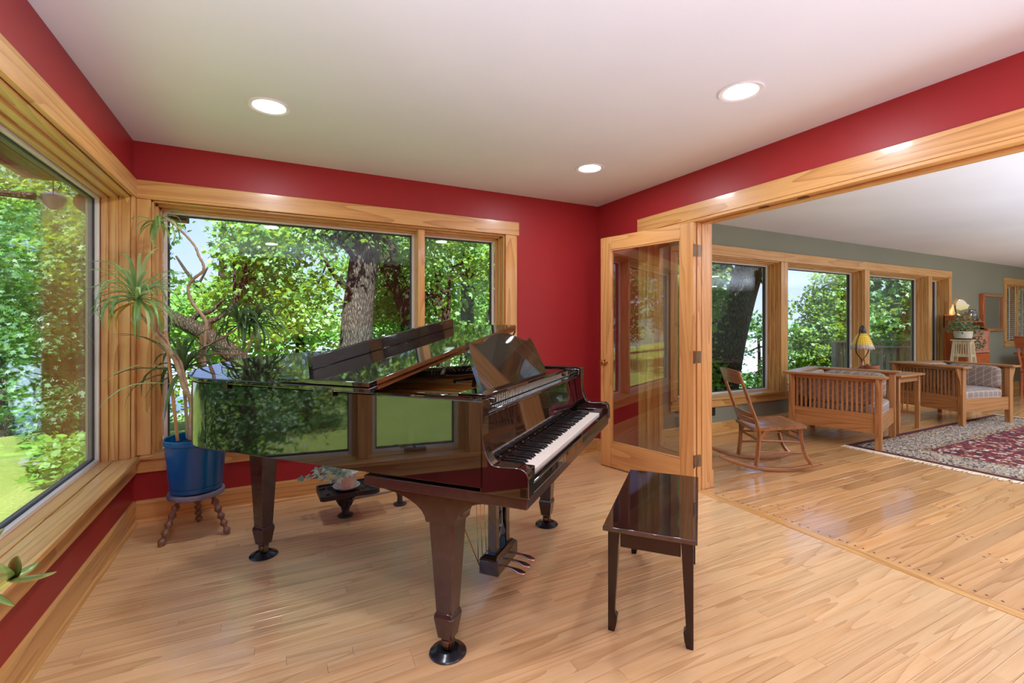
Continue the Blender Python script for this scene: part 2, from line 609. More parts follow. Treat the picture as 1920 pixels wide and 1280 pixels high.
baseboard('baseboard_back', [(XL + 0.016, XR)], 'x', YB, -1, 'oak baseboard behind the piano')
baseboard('baseboard_right', [(3.16, YB - 0.016)], 'y', XR, -1, 'oak baseboard behind the open glass door')
baseboard('baseboard_rear', [(XR2, XE)], 'x', YB, -1, 'oak baseboard under the living room windows')
baseboard('baseboard_partition', [(3.16, YB - 0.016)], 'y', XR2, 1, 'oak baseboard on the living room side of the opening')

# ---------------------------------------------------------------- windows
def window(name, label, a0, a1, pos, axis, sgn, lites, zs=SILL, zh=HB, cas=(0.112, 0.112), head=(0, 0), sill=True, mats=oak, apron=(0, 0), double=True):
    """axis 'y': wall plane y=pos, a along x, sgn=+1 outward; axis 'x': wall plane x=pos, a along y, sgn=-1 outward.
    lites: list of (start, end) glass openings between mullions"""
    W = struct(name, label)
    A = 'X' if axis == 'y' else 'Y'
    def bx(g, a, b, d0, d1, z0, z1):
        d0, d1 = sorted((pos + sgn * d0, pos + sgn * d1))
        return g.box(a, b, d0, d1, z0, z1) if axis == 'y' else g.box(d0, d1, a, b, z0, z1)
    # casings on the room face
    if cas[0]:
        bx(G(), a0 - cas[0], a0, -0.02, 0, zs + 0.0, zh).obj('casing', mats['Z'], W, bevel=0.003)
    if cas[1]:
        bx(G(), a1, a1 + cas[1], -0.02, 0, zs + 0.0, zh).obj('casing', mats['Z'], W, bevel=0.003)
    bx(G(), a0 - head[0], a1 + head[1], -0.024, 0, zh, HT).obj('head_casing', mats[A], W, bevel=0.003)
    # jamb liners with stepped stops
    for k, (d0, d1, s_) in enumerate([(0.0, 0.055, 0.0), (0.055, 0.10, 0.014), (0.10, 0.135, 0.026)]):
        bx(G(), a0, a0 + 0.012 + s_, d0, d1, zs, zh).obj('jamb', mats['Z'], W, bevel=0.002)
        bx(G(), a1 - 0.012 - s_, a1, d0, d1, zs, zh).obj('jamb', mats['Z'], W, bevel=0.002)
        bx(G(), a0, a1, d0, d1, zh - 0.012 - s_, zh).obj('head_jamb', mats[A], W, bevel=0.002)
    if sill:
        bx(G(), a0 - apron[0], a1 + apron[1], -0.045, 0.075, zs - 0.028, zs).obj('sill', mats[A], W, bevel=0.004)
        bx(G(), a0, a1, 0.076, 0.14, zs - 0.03, zs + 0.004).obj('sill', mats[A], W, bevel=0.002)
        bx(G(), a0 - apron[0], a1 + apron[1], -0.022, 0, zs - 0.112, zs - 0.028).obj('apron', mats[A], W, bevel=0.003)
    # mullions
    for i in range(len(lites) - 1):
        ma, mb = lites[i][1], lites[i + 1][0]
        bx(G(), ma, mb, 0.10, 0.17, zs, zh - 0.03).obj('mullion', mats['Z'], W, bevel=0.002)
        c = (ma + mb) / 2
        h_ = min(0.03, (mb - ma) / 2)
        bx(G(), c - h_, c + h_, 0.035, 0.10, zs, zh - 0.012).obj('mullion_cover', mats['Z'], W, bevel=0.003)
    # sashes and panes
    for (la, lb) in lites:
        z0, z1 = zs + 0.004, zh - 0.03
        for (n_, x0, x1, y0, y1) in (('sash_stile', la, la + 0.022, z0, z1), ('sash_stile', lb - 0.022, lb, z0, z1), ('sash_rail', la + 0.022, lb - 0.022, z0, z0 + 0.022), ('sash_rail', la + 0.022, lb - 0.022, z1 - 0.022, z1)):
            bx(G(), x0, x1, 0.138, 0.20, y0, y1).obj(n_, vinyl_m, W, bevel=0.002)
        gk = G()
        for (x0, x1, y0, y1) in ((la + 0.022, la + 0.030, z0 + 0.022, z1 - 0.022), (lb - 0.030, lb - 0.022, z0 + 0.022, z1 - 0.022), (la + 0.03, lb - 0.03, z0 + 0.022, z0 + 0.030), (la + 0.03, lb - 0.03, z1 - 0.030, z1 - 0.022)):
            bx(gk, x0, x1, 0.158, 0.186, y0, y1)
        gk.obj('gasket', rubber_m, W)
        bx(G(), la + 0.03, lb - 0.03, 0.162, 0.165, z0 + 0.03, z1 - 0.03).obj('pane', glass_m, W)
        if double:
            bx(G(), la + 0.03, lb - 0.03, 0.180, 0.183, z0 + 0.03, z1 - 0.03).obj('pane', glass_m, W)
    return W

w1 = window('window_1', 'tall picture window beside the left corner with a crank casement', W1[0], W1[1], XL, 'x', -1,
            [(1.238, 1.80), (1.92, 3.652)], cas=(0.112, 0.0), head=(0.13, YB - W1[1]), apron=(0.13, YB - W1[1] - 0.0))
G().box(XL, XL + 0.02, W1[1], YB, SILL, HB).obj('casing', oak['Z'], w1, bevel=0.002)
g = G().box(XL - 0.115, XL - 0.075, 1.46, 1.60, SILL + 0.005, SILL + 0.03)
g.obj('crank_base', oldbrass_m, w1, bevel=0.004)
G().tube([(XL - 0.095, 1.53, SILL + 0.03), (XL - 0.07, 1.55, SILL + 0.055), (XL - 0.05, 1.62, SILL + 0.05), (XL - 0.05, 1.66, SILL + 0.07)], 0.006).obj('crank_handle', oldbrass_m, w1, smooth=True)
window('window_2', 'two-light oak framed window behind the piano', W2[0], W2[1], YB, 'y', 1,
       [(-0.662, 1.066), (1.124, 1.807)], cas=(W2[0] - XL - 0.02, 0.115), head=(W2[0] - XL, 0.135), apron=(W2[0] - XL - 0.02, 0.135))
ordn = ['first', 'second', 'third']
for i, (a, b) in enumerate(FARW):
    nl = ['living room window nearest the glass door, with the leaning trunk outside', 'living room window in front of the leafy lake view', 'living room window overlooking the wooden deck', 'narrow living room window at the end of the row'][i]
    cl = 0.11 if i == 0 else (a - FARW[i - 1][1]) / 2
    cr = 0.10 if i == 3 else (FARW[i + 1][0] - b) / 2
    window('window_%d' % (i + 3), nl, a, b, YB, 'y', 1, [(a + 0.038, b - 0.038)], cas=(cl, cr), head=(cl, cr), apron=(cl, cr), mats=oak)
w7 = window('window_7', 'far living room window with white blinds', FARW7[0], FARW7[1], YB, 'y', 1, [(FARW7[0] + 0.038, 13.45), (13.53, FARW7[1] - 0.038)], zs=0.95, cas=(0.11, 0.11), head=(0.13, 0.13), apron=(0.11, 0.11))
bl_m = simple('blind_slat', srgb(205, 190, 170), 0.5)
g = G()
for k in range(26):
    z = 1.0 + k * 0.04
    for (a, b) in ((FARW7[0] + 0.03, 13.45), (13.5, FARW7[1] - 0.03)):
        g.hexa([(a, YB + 0.055, z - 0.008), (b, YB + 0.055, z - 0.008), (b, YB + 0.095, z + 0.008), (a, YB + 0.095, z + 0.008),
                (a, YB + 0.055, z - 0.005), (b, YB + 0.055, z - 0.005), (b, YB + 0.095, z + 0.011), (a, YB + 0.095, z + 0.011)])
g.obj('blind_slats', bl_m, w7, kind='stuff')
for x in (12.85, 13.1, 13.4, 13.75, 14.1):
    G().box(x, x + 0.035, YB + 0.05, YB + 0.054, 0.98, 2.04).obj('ladder_tape', bl_m, w7)

# ---------------------------------------------------------------- cased opening, fixed side light, open glass door
op = struct('trim_2', 'oak casing and head jamb of the wide opening')
G().box(XR - 0.024, XR, -0.45, 3.165, HB, HT).obj('head_casing', oak['Y'], op, bevel=0.003)
G().box(XR - 0.02, XR, 3.05, 3.155, 0, HB).obj('casing', oak['Z'], op, bevel=0.003)
G().box(XR2, XR2 + 0.02, 3.05, 3.155, 0, HB).obj('casing', oak['Z'], op, bevel=0.003)
G().box(XR2, XR2 + 0.022, -0.45, 3.165, HB, HT).obj('head_casing', oak['Y'], op, bevel=0.003)
G().box(XR - 0.02, XR2 + 0.02, -0.3, 3.06, HB - 0.02, HB).obj('head_jamb', oak['Y'], op, bevel=0.002)
G().box(XR + 0.045, XR + 0.085, -0.3, 3.05, HB - 0.035, HB - 0.02).obj('door_stop', oak['Y'], op, bevel=0.002)
G().box(XR - 0.02, XR2 + 0.02, 3.04, 3.06, 0, HB - 0.02).obj('side_jamb', oak['Z'], op, bevel=0.002)
for yy in (1.72, 1.98):
    G().box(XR + 0.02, XR + 0.044, yy, yy + 0.06, HB - 0.026, HB - 0.019).obj('ball_catch', oldbrass_m, op)
# post that carries the hinges
ps = struct('trim_3', 'oak hinge post between the side light and the opening')
G().box(XR + 0.002, XR + 0.045, 2.53, 2.62, 0, HB - 0.02).obj('post_face', doak['Z'], ps, bevel=0.003)
G().box(XR + 0.046, XR + 0.085, 2.525, 2.62, 0, HB - 0.02).obj('post_core', doak['Z'], ps, bevel=0.002)
G().box(XR + 0.086, XR2 + 0.02, 2.53, 2.62, 0, HB - 0.02).obj('post_face', doak['Z'], ps, bevel=0.003)
G().box(XR2 + 0.021, XR2 + 0.036, 2.53, 2.62, 0, 0.14).obj('plinth', doak['Z'], ps, bevel=0.003)

def leafdoor(W, width, zbot=0.01, ztop=2.045, th=0.036, stile=0.112, top=0.115, bot=0.215):
    """door leaf in local coordinates: x along the width from the hinge edge, y thickness"""
    G().box(0, stile, 0, th, zbot, ztop).obj('stile', doak['Z'], W, bevel=0.003)
    G().box(width - stile, width, 0, th, zbot, ztop).obj('stile', doak['Z'], W, bevel=0.003)
    G().box(stile, width - stile, 0.001, th - 0.001, ztop - top, ztop).obj('rail', doak['X'], W, bevel=0.003)
    G().box(stile, width - stile, 0.001, th - 0.001, zbot, zbot + bot).obj('rail', doak['X'], W, bevel=0.003)
    a, b, c, d = stile, width - stile, zbot + bot, ztop - top
    for (x0, x1, z0, z1, ax) in ((a, a + 0.012, c, d, 'Z'), (b - 0.012, b, c, d, 'Z'), (a + 0.012, b - 0.012, c, c + 0.012, 'X'), (a + 0.012, b - 0.012, d - 0.012, d, 'X')):
        G().box(x0, x1, 0.005, th - 0.005, z0, z1).obj('glazing_bead', doak[ax], W, bevel=0.003)
    G().box(a + 0.004, b - 0.004, th / 2 - 0.002, th / 2 + 0.002, c + 0.004, d - 0.004).obj('pane', door_glass_m, W)
    return W
side = struct('door_2', 'fixed glazed side light beside the open door')
side.location = (XR + 0.085, 2.621, 0)
side.rotation_euler = (0, 0, R(90))
leafdoor(side, 0.418, stile=0.05)
dr = struct('door_1', 'glazed oak door standing open against the red wall')
HX, HY = XR - 0.006, 2.535
FX, FY = 2.668, 3.405
dw = math.hypot(FX - HX, FY - HY)
dr.location = (HX, HY, 0)
dr.rotation_euler = (0, 0, math.atan2(FY - HY, FX - HX))
leafdoor(dr, dw)
kp = [(0.0, 0), (0.024, 0), (0.026, 0.004), (0.012, 0.010), (0.009, 0.03), (0.02, 0.038), (0.026, 0.05), (0.022, 0.063), (0.0, 0.068)]
for s_ in (1, -1):
    g = G().lathe(kp, 18)
    M = Matrix.Translation((dw - 0.055, 0.036 if s_ > 0 else 0.0, 0.93)) @ Matrix.Rotation(R(-90) * s_, 4, 'X')
    g.xf(M).obj('knob', brass_m, dr, smooth=True)
for z in (0.23, 1.02, 1.83):
    G().box(-0.0035, 0.0, 0.002, 0.034, z - 0.045, z + 0.045).obj('hinge_leaf', oldbrass_m, dr)
    G().lathe([(0.006, -0.048), (0.006, 0.048)], 10, (-0.006, 0.040, z)).obj('hinge_pin', oldbrass_m, dr, smooth=True)
    G().box(XR + 0.004, XR + 0.036, 2.5265, 2.5298, z - 0.045, z + 0.045).obj('hinge_plate', oldbrass_m, ps)

# ---------------------------------------------------------------- recessed lamps
bulb_m = emit('lamp_diffuser', (1.0, 0.97, 0.93), 14.0)
trimw_m = simple('white_lamp_trim', (0.82, 0.82, 0.82), 0.4)
def downlight(x, y, label, watt, group='recessed ceiling lights', d=0.215):
    t = thing('ceiling_light', label, 'light', (x, y, HC), 0, group)
    r = d / 2
    G().lathe([(r, -0.0005), (r, -0.004), (r * 0.97, -0.007), (r * 0.78, -0.005), (r * 0.74, -0.001), (r * 0.74, 0.0)], 40).obj('trim_ring', trimw_m, t, smooth=True)
    G().lathe([(r * 0.74, -0.0012), (r * 0.74, -0.003), (0.0, -0.004)], 40).obj('diffuser', bulb_m, t, smooth=True)
    l = bpy.data.lights.new('lamp', 'AREA')
    l.shape = 'DISK'
    l.size = r * 1.4
    l.energy = watt
    l.color = (1.0, 0.97, 0.94)
    lo = bpy.data.objects.new('lamp', l)
    COL.objects.link(lo)
    lo.location = (x, y, HC - 0.012)
    lo.rotation_euler = (0, 0, 0)
    return t
downlight(-0.018, 2.84, 'white recessed ceiling light over the tail of the piano', LAMP_W)
downlight(2.118, 2.861, 'white recessed ceiling light near the corner above the door', LAMP_W)
downlight(2.100, 1.575, 'white recessed ceiling light above the piano bench', LAMP_W)
downlight(-0.018, 1.575, 'white recessed ceiling light close to the left wall, out of the picture', LAMP_W)
downlight(2.100, 0.29, 'white recessed ceiling light beside the opening, behind the viewpoint', LAMP_W)
downlight(-0.018, 0.29, 'white recessed ceiling light in the near corner, behind the viewpoint', LAMP_W)
n_ = 0
for x in (4.6, 7.0, 9.4, 11.8):  # unseen lamps added to brighten the living room
    for y in (0.1, -1.9):
        n_ += 1
        downlight(x, y, 'added recessed fill light of the living room, ' + ['first', 'second', 'third', 'fourth'][(n_ - 1) // 2] + ' pair, ' + ('nearer the rug' if y > 0 else 'along the far side wall'), LAMP_ADDED_W, 'added living room fill lights')
# dark outlet plate on the sage wall
ol = thing('wall_outlet', 'dark brown outlet plate on the sage wall under the window', 'outlet', (4.02, YB, 0.315))
cx = at(1343, 772, 5.36)
ol.location = (cx.x, YB, 0.28)
G().box(-0.036, 0.036, -0.007, 0, -0.06, 0.06).obj('cover_plate', simple('brown_plastic', (0.015, 0.012, 0.01), 0.4), ol, bevel=0.003)
for z in (-0.022, 0.022):
    G().box(-0.016, 0.016, -0.010, -0.007, z - 0.014, z + 0.014).obj('socket', satin_m, ol, bevel=0.003)
# ------------------------------------------------------------------ grand piano (local: x along the keyboard, y towards the tail)
PA = Vector((0.601, 1.720, 0))
PROT = R(41.0)
P = thing('grand_piano', 'glossy black grand piano with its lid half raised and front flap folded back', 'piano', PA, PROT)
U0, U1 = -0.11, 1.41
ctrl = [(U0, -0.20), (U0, 0.10), (U0, 0.50), (U0, 0.90), (U0, 1.20), (-0.097, 1.30), (-0.06, 1.385), (0.01, 1.44), (0.11, 1.465), (0.22, 1.455),
        (0.32, 1.41), (0.40, 1.33), (0.47, 1.22), (0.53, 1.10), (0.61, 0.97), (0.71, 0.85), (0.84, 0.74), (0.98, 0.66), (1.12, 0.59), (1.25, 0.51), (1.34, 0.42), (1.39, 0.31), (U1, 0.18), (U1, 0.0), (U1, -0.20)]
cr = catmull([(a, b, 0) for a, b in ctrl], 4)
rim = [(p.x, p.y) for p in cr]
for i, (a, b) in enumerate(rim):      # keep the spine dead straight
    if b < 1.17 and a < 0:
        rim[i] = (U0, b)
def offs(pl, d):
    out = []
    n = len(pl)
    for i in range(n):
        a = Vector(pl[max(i - 1, 0)])
        b = Vector(pl[min(i + 1, n - 1)])
        t = (b - a).normalized()
        out.append((pl[i][0] + t.y * d, pl[i][1] - t.x * d))
    return out
inner = offs(rim, 0.05)
ZB, ZT = 0.69, 0.995
g = G()
n = len(rim)
vs_, fs_ = [], []
prof = [(0.0, ZB + 0.004), (0.0, ZT - 0.004), (0.004, ZT), (0.046, ZT), (0.05, ZT - 0.004), (0.05, ZB), (0.004, ZB)]
m = len(prof)
rows = []
for d, z in prof:
    rows.append([(x, y, z) for x, y in offs(rim, d)])
for r_ in rows:
    vs_ += r_
for j in range(m):
    j2 = (j + 1) % m
    for i in range(n - 1):
        fs_.append((j * n + i, j * n + i + 1, j2 * n + i + 1, j2 * n + i))
fs_.append(tuple(j * n for j in range(m)))
fs_.append(tuple(j * n + n - 1 for j in range(m))[::-1])
g.add(vs_, fs_)
g.obj('rim', black_m, P, smooth=30)
# bottom boards and beams
G().prism([(a, b) for a, b in offs(rim, 0.03) if b > -0.15] + [(U1 - 0.04, -0.15), (U0 + 0.04, -0.15)], 0.70, 0.712).obj('bottom_board', satin_m, P)
G().prism([(x, y) for x, y in inner if y > 0.05] , 0.86, 0.87).obj('soundboard', board_m, P)
# iron plate: outer rail and struts
g = G()
pin = [(x, y) for x, y in offs(rim, 0.055) if y > 0.02]
pin2 = [(x, y) for x, y in offs(rim, 0.14) if y > 0.02]
k_ = min(len(pin), len(pin2))
for i in range(k_ - 1):
    q = [pin[i], pin[i + 1], pin2[i + 1], pin2[i]]
    g.hexa([(x, y, 0.905) for x, y in q] + [(x, y, 0.93) for x, y in q])
g.obj('plate_rail', gold_m, P)
for (a, b) in (((0.06, -0.02), (0.02, 1.28)), ((0.36, -0.02), (0.20, 1.30)), ((0.72, -0.02), (0.52, 0.95)), ((1.08, -0.02), (0.98, 0.58))):
    G().bar((a[0], a[1], 0.935), (b[0], b[1], 0.935), 0.03, 0.03).obj('plate_strut', gold_m, P, bevel=0.004)
G().box(-0.05, 1.35, -0.15, 0.06, 0.92, 0.945).obj('pin_block_plate', gold_m, P, bevel=0.006)
g = G()
for k in range(66):
    x = 0.0 + k * 0.0195
    for j in range(3):
        g.lathe([(0.0035, 0), (0.0035, 0.03)], 5, (x + j * 0.004, -0.128 + j * 0.035, 0.944))
g.obj('tuning_pins', steel_m, P, kind='stuff')
g = G()
for k in range(60):
    x = 0.02 + k * 0.0215
    y1 = 1.3 if x < 0.3 else max(0.40, 1.30 - (x - 0.3) * 1.05)
    g.tube([(x, 0.03, 0.955), (x - 0.03, y1, 0.95)], 0.0012, 3, cap=False)
g.obj('strings', brass_m, P, kind='stuff')
G().box(0.0, 1.3, 0.0, 0.045, 0.945, 0.962).obj('string_felt', felt_m, P)

# cheeks (arms) that sweep down to the key slip
arm = [(-0.19, 0.675), (-0.19, 0.995), (-0.197, 0.99), (-0.199, 0.90)]
arm += [(-0.199 - 0.048 * (1 - math.cos(t * math.pi / 16)), 0.90 - 0.125 * math.sin(t * math.pi / 16)) for t in range(1, 9)]
arm += [(-0.27, 0.774), (-0.32, 0.777)]
arm += [(-0.335 - 0.035 * math.sin(t * math.pi / 12), 0.742 + 0.035 * math.cos(t * math.pi / 12)) for t in range(0, 7)]
arm += [(-0.372, 0.675)]
for (a, b) in ((U0, U0 + 0.055), (U1 - 0.055, U1)):
    G().prism(arm, a, b, lambda p, q, h: (h, p, q)).obj('cheek', black_m, P, bevel=0.003, seg=2)
for (a, b) in ((U0 + 0.056, 0.032), (1.266, U1 - 0.056)):
    G().box(a, b, -0.345, -0.19, 0.70, 0.752).obj('key_block', black_m, P, bevel=0.004, seg=2)
G().box(U0, U1, -0.368, -0.335, 0.677, 0.716).obj('key_slip', black_m, P, bevel=0.005, seg=2)
G().box(U0 + 0.01, U1 - 0.01, -0.362, 0.32, 0.635, 0.675).obj('key_bed', legwood_m, P, bevel=0.003)
G().box(U0 + 0.06, U1 - 0.06, -0.335, -0.06, 0.676, 0.70).obj('key_frame', satin_m, P)
# keys
KW = 0.02355
K0 = 0.034
pat = [1, 0, 1, 1, 0, 1, 1]          # white index 0 = A : black to its right?  A# -, C# D# - F# G#
hasb = {0: True, 1: False, 2: True, 3: True, 4: False, 5: True, 6: True}
wg = G().box(0.0006, KW - 0.0006, -0.333, -0.180, 0.703, 0.728)
wo = wg.obj('white_key', ivory_m, P, bevel=0.0012)
wo.location.x = K0
bg_ = G()
bg_.hexa([(-0.0058, -0.283, 0.727), (0.0058, -0.283, 0.727), (0.0058, -0.180, 0.727), (-0.0058, -0.180, 0.727),
          (-0.0046, -0.274, 0.740), (0.0046, -0.274, 0.740), (0.0046, -0.180, 0.740), (-0.0046, -0.180, 0.740)])
bo = None
for k in range(52):
    if k:
        c = wo.copy()
        COL.objects.link(c)
        c.location.x = K0 + k * KW
    if hasb[k % 7] and k < 51:
        if bo is None:
            bo = bg_.obj('black_key', ebony_m, P, bevel=0.0012)
            c = bo
        else:
            c = bo.copy()
            COL.objects.link(c)
        c.location.x = K0 + (k + 1) * KW + (0.002 if k % 7 in (3, 6) else -0.002 if k % 7 in (2, 5) else 0)
G().box(0.03, 1.265, -0.1795, -0.172, 0.70, 0.729).obj('key_felt', felt_m, P)
# fall board, standing open
FB = [(-0.170, 0.736), (-0.150, 0.740), (-0.128, 0.915), (-0.134, 0.928), (-0.150, 0.925), (-0.172, 0.76)]
G().prism(FB, U0 + 0.057, U1 - 0.057, lambda p, q, h: (h, p, q)).obj('fall_board', black_m, P, bevel=0.004, seg=2)
G().box(U0 + 0.057, U1 - 0.057, -0.185, -0.125, 0.928, 0.945).obj('name_rail', black_m, P, bevel=0.006, seg=2)
G().box(U0 + 0.057, -0.02, -0.19, -0.10, 0.945, 0.985).obj('lid_lock_block', black_m, P, bevel=0.004)
G().box(1.32, U1 - 0.057, -0.19, -0.10, 0.945, 0.985).obj('lid_lock_block', black_m, P, bevel=0.004)
# music desk: rails, shelf, scalloped leaning board
for x in (0.10, 1.14):
    G().box(x, x + 0.03, -0.15, 0.22, 0.955, 0.975).obj('desk_rail', black_m, P, bevel=0.003)
G().box(0.08, 1.19, -0.125, 0.0, 0.975, 0.99).obj('desk_shelf', black_m, P, bevel=0.003, seg=2)
D0, D1 = 0.16, 1.02
dl = []
top = [(0.0, 0.0), (0.02, 0.16), (0.035, 0.205), (0.055, 0.218), (0.09, 0.208), (0.14, 0.204), (0.20, 0.216), (0.27, 0.236), (0.35, 0.250), (0.43, 0.254)]
W_ = D1 - D0
full = top + [(W_ - a, b) for a, b in top[::-1]]
fl_ = catmull([(a, b, 0) for a, b in full], 3)
tilt = R(24)
def deskmap(a, b, h):
    return (D0 + a, -0.075 + b * math.sin(tilt) - h * math.cos(tilt), 0.99 + b * math.cos(tilt) + h * math.sin(tilt))
G().prism([(p.x, p.y) for p in fl_], -0.018, 0.0, deskmap).obj('music_desk', black_m, P, bevel=0.003, seg=2)
for x in (0.30, 0.88):
    G().bar((x, 0.04, 0.985), (x, 0.012, 1.14), 0.02, 0.012).obj('desk_strut', black_m, P)
# lid: raised about the spine edge, with the front flap folded back on it
LA = R(8.3)
LU, LZ = U0 - 0.014, ZT + 0.004
def lidm(u, v, h):
    d = u - LU
    return (LU + d * math.cos(LA) - h * math.sin(LA), v, LZ + d * math.sin(LA) + h * math.cos(LA))
VL = 0.272
lo = [(x, y) for x, y in offs(rim, -0.014) if y > VL]
lo = [(LU, VL)] + lo + [(U1 + 0.014, VL)]
def roundslab(poly, h0, h1, mp, ed=0.005):
    return G().prism(poly, h0, h1, mp)
roundslab(lo, 0.0, 0.02, lidm).obj('lid', black_m, P, bevel=0.004, seg=2)
FL = 0.475
G().prism([(LU, VL), (LU, VL + FL), (U1 + 0.014, VL + FL), (U1 + 0.014, VL)], 0.024, 0.043, lidm).obj('lid_flap', black_m, P, bevel=0.003, seg=2)
G().prism([(0.02, VL + FL - 0.055), (0.02, VL + FL - 0.03), (U1 - 0.10, VL + FL - 0.03), (U1 - 0.10, VL + FL - 0.055)], 0.043, 0.104, lidm).obj('flap_lip', black_m, P, bevel=0.003, seg=2)
G().prism([(LU + 0.05, VL - 0.003), (LU + 0.05, VL), (U1, VL), (U1, VL - 0.003)], 0.003, 0.041, lidm).obj('flap_hinge_edge', wood('lid_edge_wood', 'X', srgb(60, 36, 18), srgb(104, 66, 34), srgb(126, 84, 46)), P)
G().prism([(LU + 0.05, VL - 0.007), (LU + 0.05, VL - 0.003), (U1, VL - 0.003), (U1, VL - 0.007)], 0.018, 0.026, lidm).obj('piano_hinge', brass_m, P)
for v in (0.5, 1.1):
    G().box(LU - 0.004, LU + 0.004, v - 0.05, v + 0.05, ZT - 0.02, ZT + 0.018).obj('lid_hinge', black_m, P, bevel=0.002)
e0 = lidm(U1 - 0.05, 0.36, 0)
G().tube([(U1 - 0.03, 0.20, ZT - 0.03), e0], 0.011, 8).obj('short_prop', black_m, P, smooth=True)
G().tube([(0.45, 0.22, 0.985), (1.20, 0.10, 0.985)], 0.010, 8).obj('lid_prop', black_m, P, smooth=True)
G().tube([(U1 - 0.01, 0.275, ZT + 0.26), (U1 + 0.0, 0.28, ZT + 0.22), (U1 - 0.02, 0.30, ZT + 0.17)], 0.006, 6).obj('prop_hook', black_m, P, smooth=True)

# legs
cas_prof = [(0.016, 0.028), (0.018, 0.06)]
def pleg(u, v, zt, w0, w1, bracket):
    """square tapered leg: a column, a spade block, a caster"""
    L = bpy.data.objects.new('leg', None)
    COL.objects.link(L)
    L.parent = P
    L.location = (u, v, 0)
    def fr(g, z0, a0, z1, a1):
        return g.hexa([(-a0, -a0, z0), (a0, -a0, z0), (a0, a0, z0), (-a0, a0, z0), (-a1, -a1, z1), (a1, -a1, z1), (a1, a1, z1), (-a1, a1, z1)])
    fr(G(), 0.165, w1, zt, w0).obj('leg_column', legwood_m, L, bevel=0.004)
    g = G()
    fr(g, 0.150, w1 + 0.007, 0.168, w1 + 0.001)
    fr(g, 0.066, w1 - 0.005, 0.150, w1 + 0.007)
    g.obj('spade_foot', legwood_m, L, bevel=0.003)
    g = G()
    g.box(-0.016, 0.016, -0.022, -0.014, 0.02, 0.066)
    g.box(-0.016, 0.016, 0.014, 0.022, 0.02, 0.066)
    g.box(-0.016, 0.016, -0.022, 0.022, 0.054, 0.068)
    g.obj('caster_fork', oldbrass_m, L, bevel=0.002)
    G().lathe([(0.0, -0.013), (0.02, -0.013), (0.022, -0.008), (0.022, 0.008), (0.02, 0.013), (0, 0.013)], 18).xf(Matrix.Translation((0.0, 0, 0.034)) @ Matrix.Rotation(R(90), 4, 'X')).obj('caster_wheel', oldbrass_m, L, smooth=True)
    if bracket:
        b = [(-bracket[0], 0.6345), (bracket[1], 0.6345), (bracket[1], 0.617)]
        b += [(w0 + 0.012 + (bracket[1] - w0 - 0.012) * (1 - math.sin(t * math.pi / 16)), 0.515 + 0.102 * math.cos(t * math.pi / 16)) for t in range(0, 9)]
        b += [(-w0 - 0.012 - (bracket[0] - w0 - 0.012) * (1 - math.sin(t * math.pi / 16)), 0.515 + 0.102 * math.cos(t * math.pi / 16)) for t in range(8, -1, -1)]
        b += [(-bracket[0], 0.617)]
        G().prism(b, -w0 - 0.006, w0 + 0.006, lambda p, q, h: (h, p, q)).obj('leg_bracket', legwood_m, L, bevel=0.003)
    else:
        g = G()
        fr(g, zt - 0.012, w0 + 0.01, zt + 0.03, w0 + 0.03)
        g.obj('leg_bracket', legwood_m, L, bevel=0.004)
    return L
pleg(0.0, 0.0, 0.517, 0.053, 0.034, (0.20, 0.30))
pleg(1.25, 0.0, 0.517, 0.053, 0.034, (0.20, 0.30))
pleg(0.29, 1.32, 0.668, 0.055, 0.034, None)

# pedal lyre
LY = bpy.data.objects.new('pedal_lyre', None)
COL.objects.link(LY)
LY.parent = P
LY.location = (0.54, 0.02, 0)
for x in (-0.065, 0.065):
    g = G()
    g.hexa([(x - 0.022, -0.022, 0.168), (x + 0.022, -0.022, 0.168), (x + 0.022, 0.022, 0.168), (x - 0.022, 0.022, 0.168),
            (x - 0.018, -0.02, 0.634), (x + 0.018, -0.02, 0.634), (x + 0.018, 0.02, 0.634), (x - 0.018, 0.02, 0.634)])
    g.obj('lyre_column', black_m, LY, bevel=0.003)
G().tube(catmull([(-0.04, 0, 0.19), (0, 0, 0.23), (0.03, 0, 0.30), (0.0, 0, 0.40), (-0.03, 0, 0.50), (0.03, 0, 0.58)], 4), 0.008, 6).obj('lyre_scroll', black_m, LY, smooth=True)
g = G()
g.box(-0.125, 0.125, -0.05, 0.05, 0.085, 0.155)
g.hexa([(-0.125, -0.05, 0.155), (0.125, -0.05, 0.155), (0.125, 0.05, 0.155), (-0.125, 0.05, 0.155), (-0.105, -0.03, 0.172), (0.105, -0.03, 0.172), (0.105, 0.03, 0.172), (-0.105, 0.03, 0.172)])
g.obj('pedal_box', black_m, LY, bevel=0.004)
for x in (-0.07, 0.0, 0.07):
    path = [(x, -0.045, 0.115), (x, -0.10, 0.112), (x, -0.135, 0.105), (x, -0.165, 0.098)]
    g = G()
    vs2, fs2 = [], []
    ws = [0.007, 0.009, 0.019, 0.013]
    for (p, wd) in zip(path, ws):
        vs2 += [(p[0] - wd, p[1], p[2] - 0.004), (p[0] + wd, p[1], p[2] - 0.004), (p[0] + wd * 0.8, p[1], p[2] + 0.005), (p[0] - wd * 0.8, p[1], p[2] + 0.005)]
    for i in range(3):
        for k in range(4):
            fs2.append((i * 4 + k, i * 4 + (k + 1) % 4, i * 4 + 4 + (k + 1) % 4, i * 4 + 4 + k))
    fs2 += [(3, 2, 1, 0), (12, 13, 14, 15)]
    g.add(vs2, fs2).obj('pedal', steel_m, LY, bevel=0.003, seg=2)
for x in (-0.09, -0.045, 0.0):
    G().tube([(x, 0.07, 0.12), (x, 0.09, 0.634)], 0.0025, 6).obj('trapwork_rod', brass_m, LY, smooth=True)
G().tube([(-0.10, 0.06, 0.11), (-0.12, 0.30, 0.63)], 0.0032, 6).obj('lyre_brace', brass_m, LY, smooth=True)

